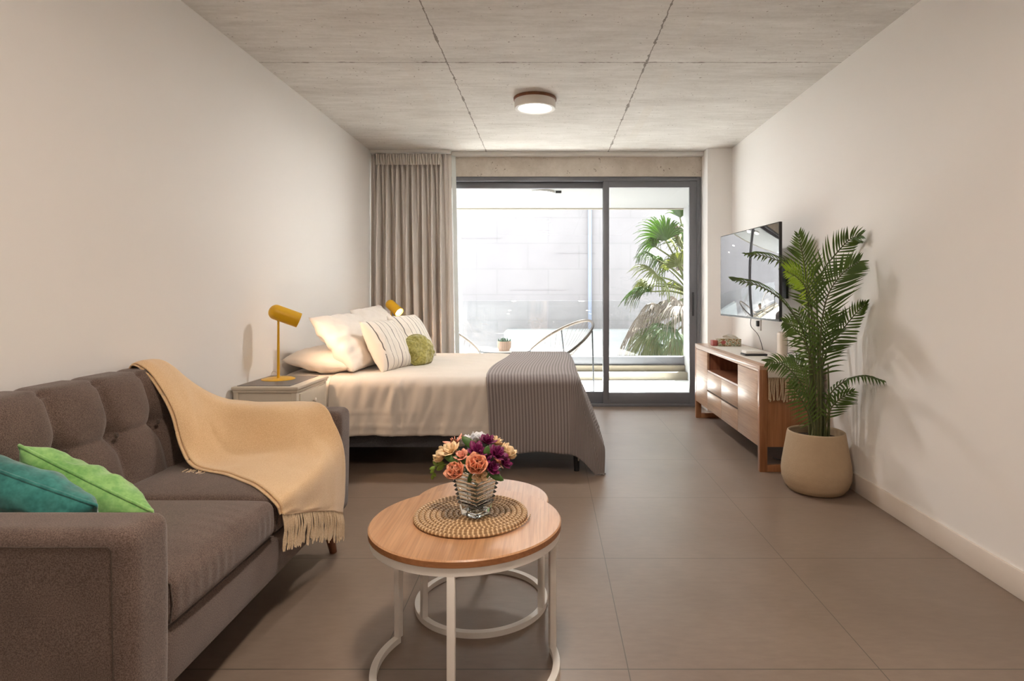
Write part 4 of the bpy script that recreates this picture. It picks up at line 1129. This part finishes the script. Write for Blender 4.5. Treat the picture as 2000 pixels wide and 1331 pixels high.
# ------------------------------------------------------------------ potted palm
PXc, PYc = 1.622, 3.655
pt = thing('potted_palm', 'tall green areca palm in a rounded sand-coloured pot beside the console', 'potted plant', (PXc, PYc, 0))
prof = [(0, .0), (.135, .0), (.158, .008), (.180, .035), (.196, .08), (.2, .125), (.196, .17), (.186, .23), (.175, .29), (.166, .345), (.163, .358), (.157, .362), (.150, .356), (.150, .335), (.150, .30), (0, .30)]
pp = []
for (a, b), (c, d) in zip(prof, prof[1:]):
    for k in range(3): pp.append((a+(c-a)*k/3, b+(d-b)*k/3))
pp.append(prof[-1])
part('pot', MB().lathe(pp, (PXc, PYc, 0), 96), 'pot', pt, smooth=50)
part('soil', MB().lathe([(0, .318), (.08, .322), (.15, .315)], (PXc, PYc, 0), 40), 'soil', pt)
def frond(pts, ll, mat='frond', start=.25, droop=.25, base=None, n=26, fold=.35, face=(0, -1, .2), wid=.0105, taper=.45):
    """pts: rachis points in world space; leaflets on both sides lying in the plane facing `face`"""
    mb = MB(); P = [Vector((min(p.x, XR-.03), p.y, p.z)) for p in bez(pts, 40)]
    if base is not None:
        P = bez([Vector(base), (Vector(base)*.5+P[0]*.5)+Vector((.004, 0, 0)), P[0]], 14)[:-1]+P; nb_ = 14
    else: nb_ = 0
    N = len(P); mb.tube(P, [.0062*(1-.8*i/N)+.0008 for i in range(N)], 7, mi=1)
    F = Vector(face).normalized()
    n = int(n*.80)
    for k in range(n):
        tt = start+(1-start)*(k/(n-1))
        fi = nb_+tt*(N-1-nb_); i = min(N-2, int(fi)); p = P[i].lerp(P[i+1], fi-i); tg = (P[min(N-1, i+2)]-P[max(0, i-1)]).normalized()
        sidev = tg.cross(F)
        if sidev.length < .1: sidev = tg.orthogonal()
        sidev.normalize(); nrm = sidev.cross(tg).normalized()
        u = (tt-start)/(1-start); Lf = ll*1.12*(.62+.55*math.sin(PI*min(1, .18+u*.80)))*(1-taper*u**2.5)
        for sg in (-1, 1):
            an = math.radians(62-30*u+random.uniform(-5, 5)); d = tg*math.cos(an)+sidev*sg*math.sin(an)+nrm*fold*.6
            d.normalize(); l = Lf*random.uniform(.88, 1.08); prev = None; wd_ = tg-d*tg.dot(d); wd_.normalize()
            for j in range(7):
                t_ = j/6; q = p+d*l*t_+tg*.18*l*t_*t_-Vector((0, 0, 1))*droop*l*t_**2.2-nrm*.25*l*t_*t_*fold
                q.x = min(q.x, XR-.025)
                wv = wid*(.45+.75*math.sin(PI*min(1, t_*1.05+.02)))*(1-t_**6) if j < 6 else .0006
                vv = (mb.bm.verts.new(q-wd_*wv*.5), mb.bm.verts.new(q+nrm*wv*.18), mb.bm.verts.new(q+wd_*wv*.5))
                if prev:
                    for i2 in (0, 1): mb.bm.faces.new((prev[i2], prev[i2+1], vv[i2+1], vv[i2]))
                prev = vv
    part('frond', mb, [mat, 'stem'], pt, smooth=60)
def A(*q): return [at(*p) for p in q]
def bs(px, Y=3.64): return at(px, 842, Y)-Vector((0, 0, .05))
frond(A((1585, 600, 3.60), (1577, 556, 3.58), (1569, 505, 3.56), (1560, 460, 3.50)), .135, 'frond', .0, .12, bs(1590), 30, .3)
frond(A((1580, 625, 3.62), (1576, 570, 3.50), (1560, 545, 3.44), (1536, 530, 3.38)), .14, 'frondlit', .15, .15, bs(1588, 3.62), 22, .25, (.3, -1, .5))
frond(A((1594, 560, 3.72), (1610, 525, 3.70), (1638, 490, 3.66), (1660, 468, 3.58), (1680, 460, 3.50)), .125, 'frond', .0, .12, bs(1602, 3.70), 28, .3)
frond(A((1602, 690, 3.58), (1605, 630, 3.52), (1618, 575, 3.48), (1645, 535, 3.46), (1676, 512, 3.45)), .15, 'frond', .05, .10, bs(1602, 3.58), 38, .2)
frond(A((1580, 690, 3.60), (1565, 640, 3.50), (1530, 590, 3.40), (1490, 562, 3.32), (1445, 549, 3.26), (1429, 545, 3.24)), .085, 'frond', .12, .25, bs(1584, 3.60), 36, .5, (.2, -.6, 1), taper=.7)
frond(A((1590, 620, 3.66), (1568, 560, 3.60), (1540, 522, 3.54), (1500, 502, 3.48), (1458, 497, 3.42)), .10, 'frond', .20, .35, bs(1592, 3.66), 26, .5, (.2, -.7, .9), taper=.6)
frond(A((1606, 720, 3.66), (1618, 680, 3.62), (1645, 645, 3.60), (1672, 612, 3.53), (1692, 592, 3.47)), .115, 'frond', .10, .15, bs(1610, 3.68), 28, .4)
frond(A((1612, 800, 3.62), (1622, 770, 3.58), (1650, 745, 3.52), (1685, 735, 3.40), (1722, 744, 3.28)), .075, 'frond', .15, .75, bs(1610, 3.62), 26, .5, (0, -.5, 1))
frond(A((1612, 830, 3.58), (1622, 800, 3.54), (1640, 780, 3.50), (1664, 766, 3.46)), .085, 'frond', .15, .15, bs(1612, 3.60), 16, .4)
frond(A((1590, 820, 3.56), (1578, 775, 3.50), (1558, 740, 3.44), (1530, 712, 3.38), (1500, 708, 3.34)), .12, 'frond', .15, .35, bs(1590, 3.56), 28, .4, (.1, -.8, .6))
frond(A((1588, 835, 3.54), (1578, 805, 3.48), (1562, 775, 3.44), (1545, 750, 3.42)), .10, 'frond', .1, .3, bs(1584, 3.54), 18, .4)
frond(A((1592, 780, 3.62), (1588, 720, 3.56), (1572, 670, 3.50), (1550, 640, 3.46), (1532, 630, 3.42)), .125, 'frond', .2, .35, bs(1596, 3.62), 26, .35, (.2, -1, .5))
frond(A((1603, 760, 3.66), (1606, 700, 3.62), (1612, 650, 3.60), (1625, 610, 3.58)), .14, 'frond', .15, .45, bs(1606, 3.66), 26, .35, (-.1, -1, .4))
frond(A((1598, 760, 3.74), (1590, 700, 3.76), (1575, 650, 3.80), (1560, 610, 3.84)), .14, 'frond', .15, .35, bs(1600, 3.72), 22, .3, (-.3, -1, .4))
frond(A((1590, 800, 3.74), (1580, 750, 3.80), (1562, 715, 3.88), (1545, 700, 3.93)), .11, 'frond', .15, .35, bs(1598, 3.74), 20, .3, (-.3, -1, .4))
st = MB()
for px, Y in ((1582, 3.60), (1597, 3.59), (1609, 3.66), (1618, 3.62)):
    b = bs(px, Y); tp_ = at(px+random.uniform(-10, 8), random.uniform(655, 730), Y); st.tube(bez([b, (b+tp_)/2+Vector((.005, 0, 0)), tp_], 12), [.0085-.0004*i for i in range(13)], 9)
part('stem', st, 'stem', pt)
bpy.context.view_layer.update()
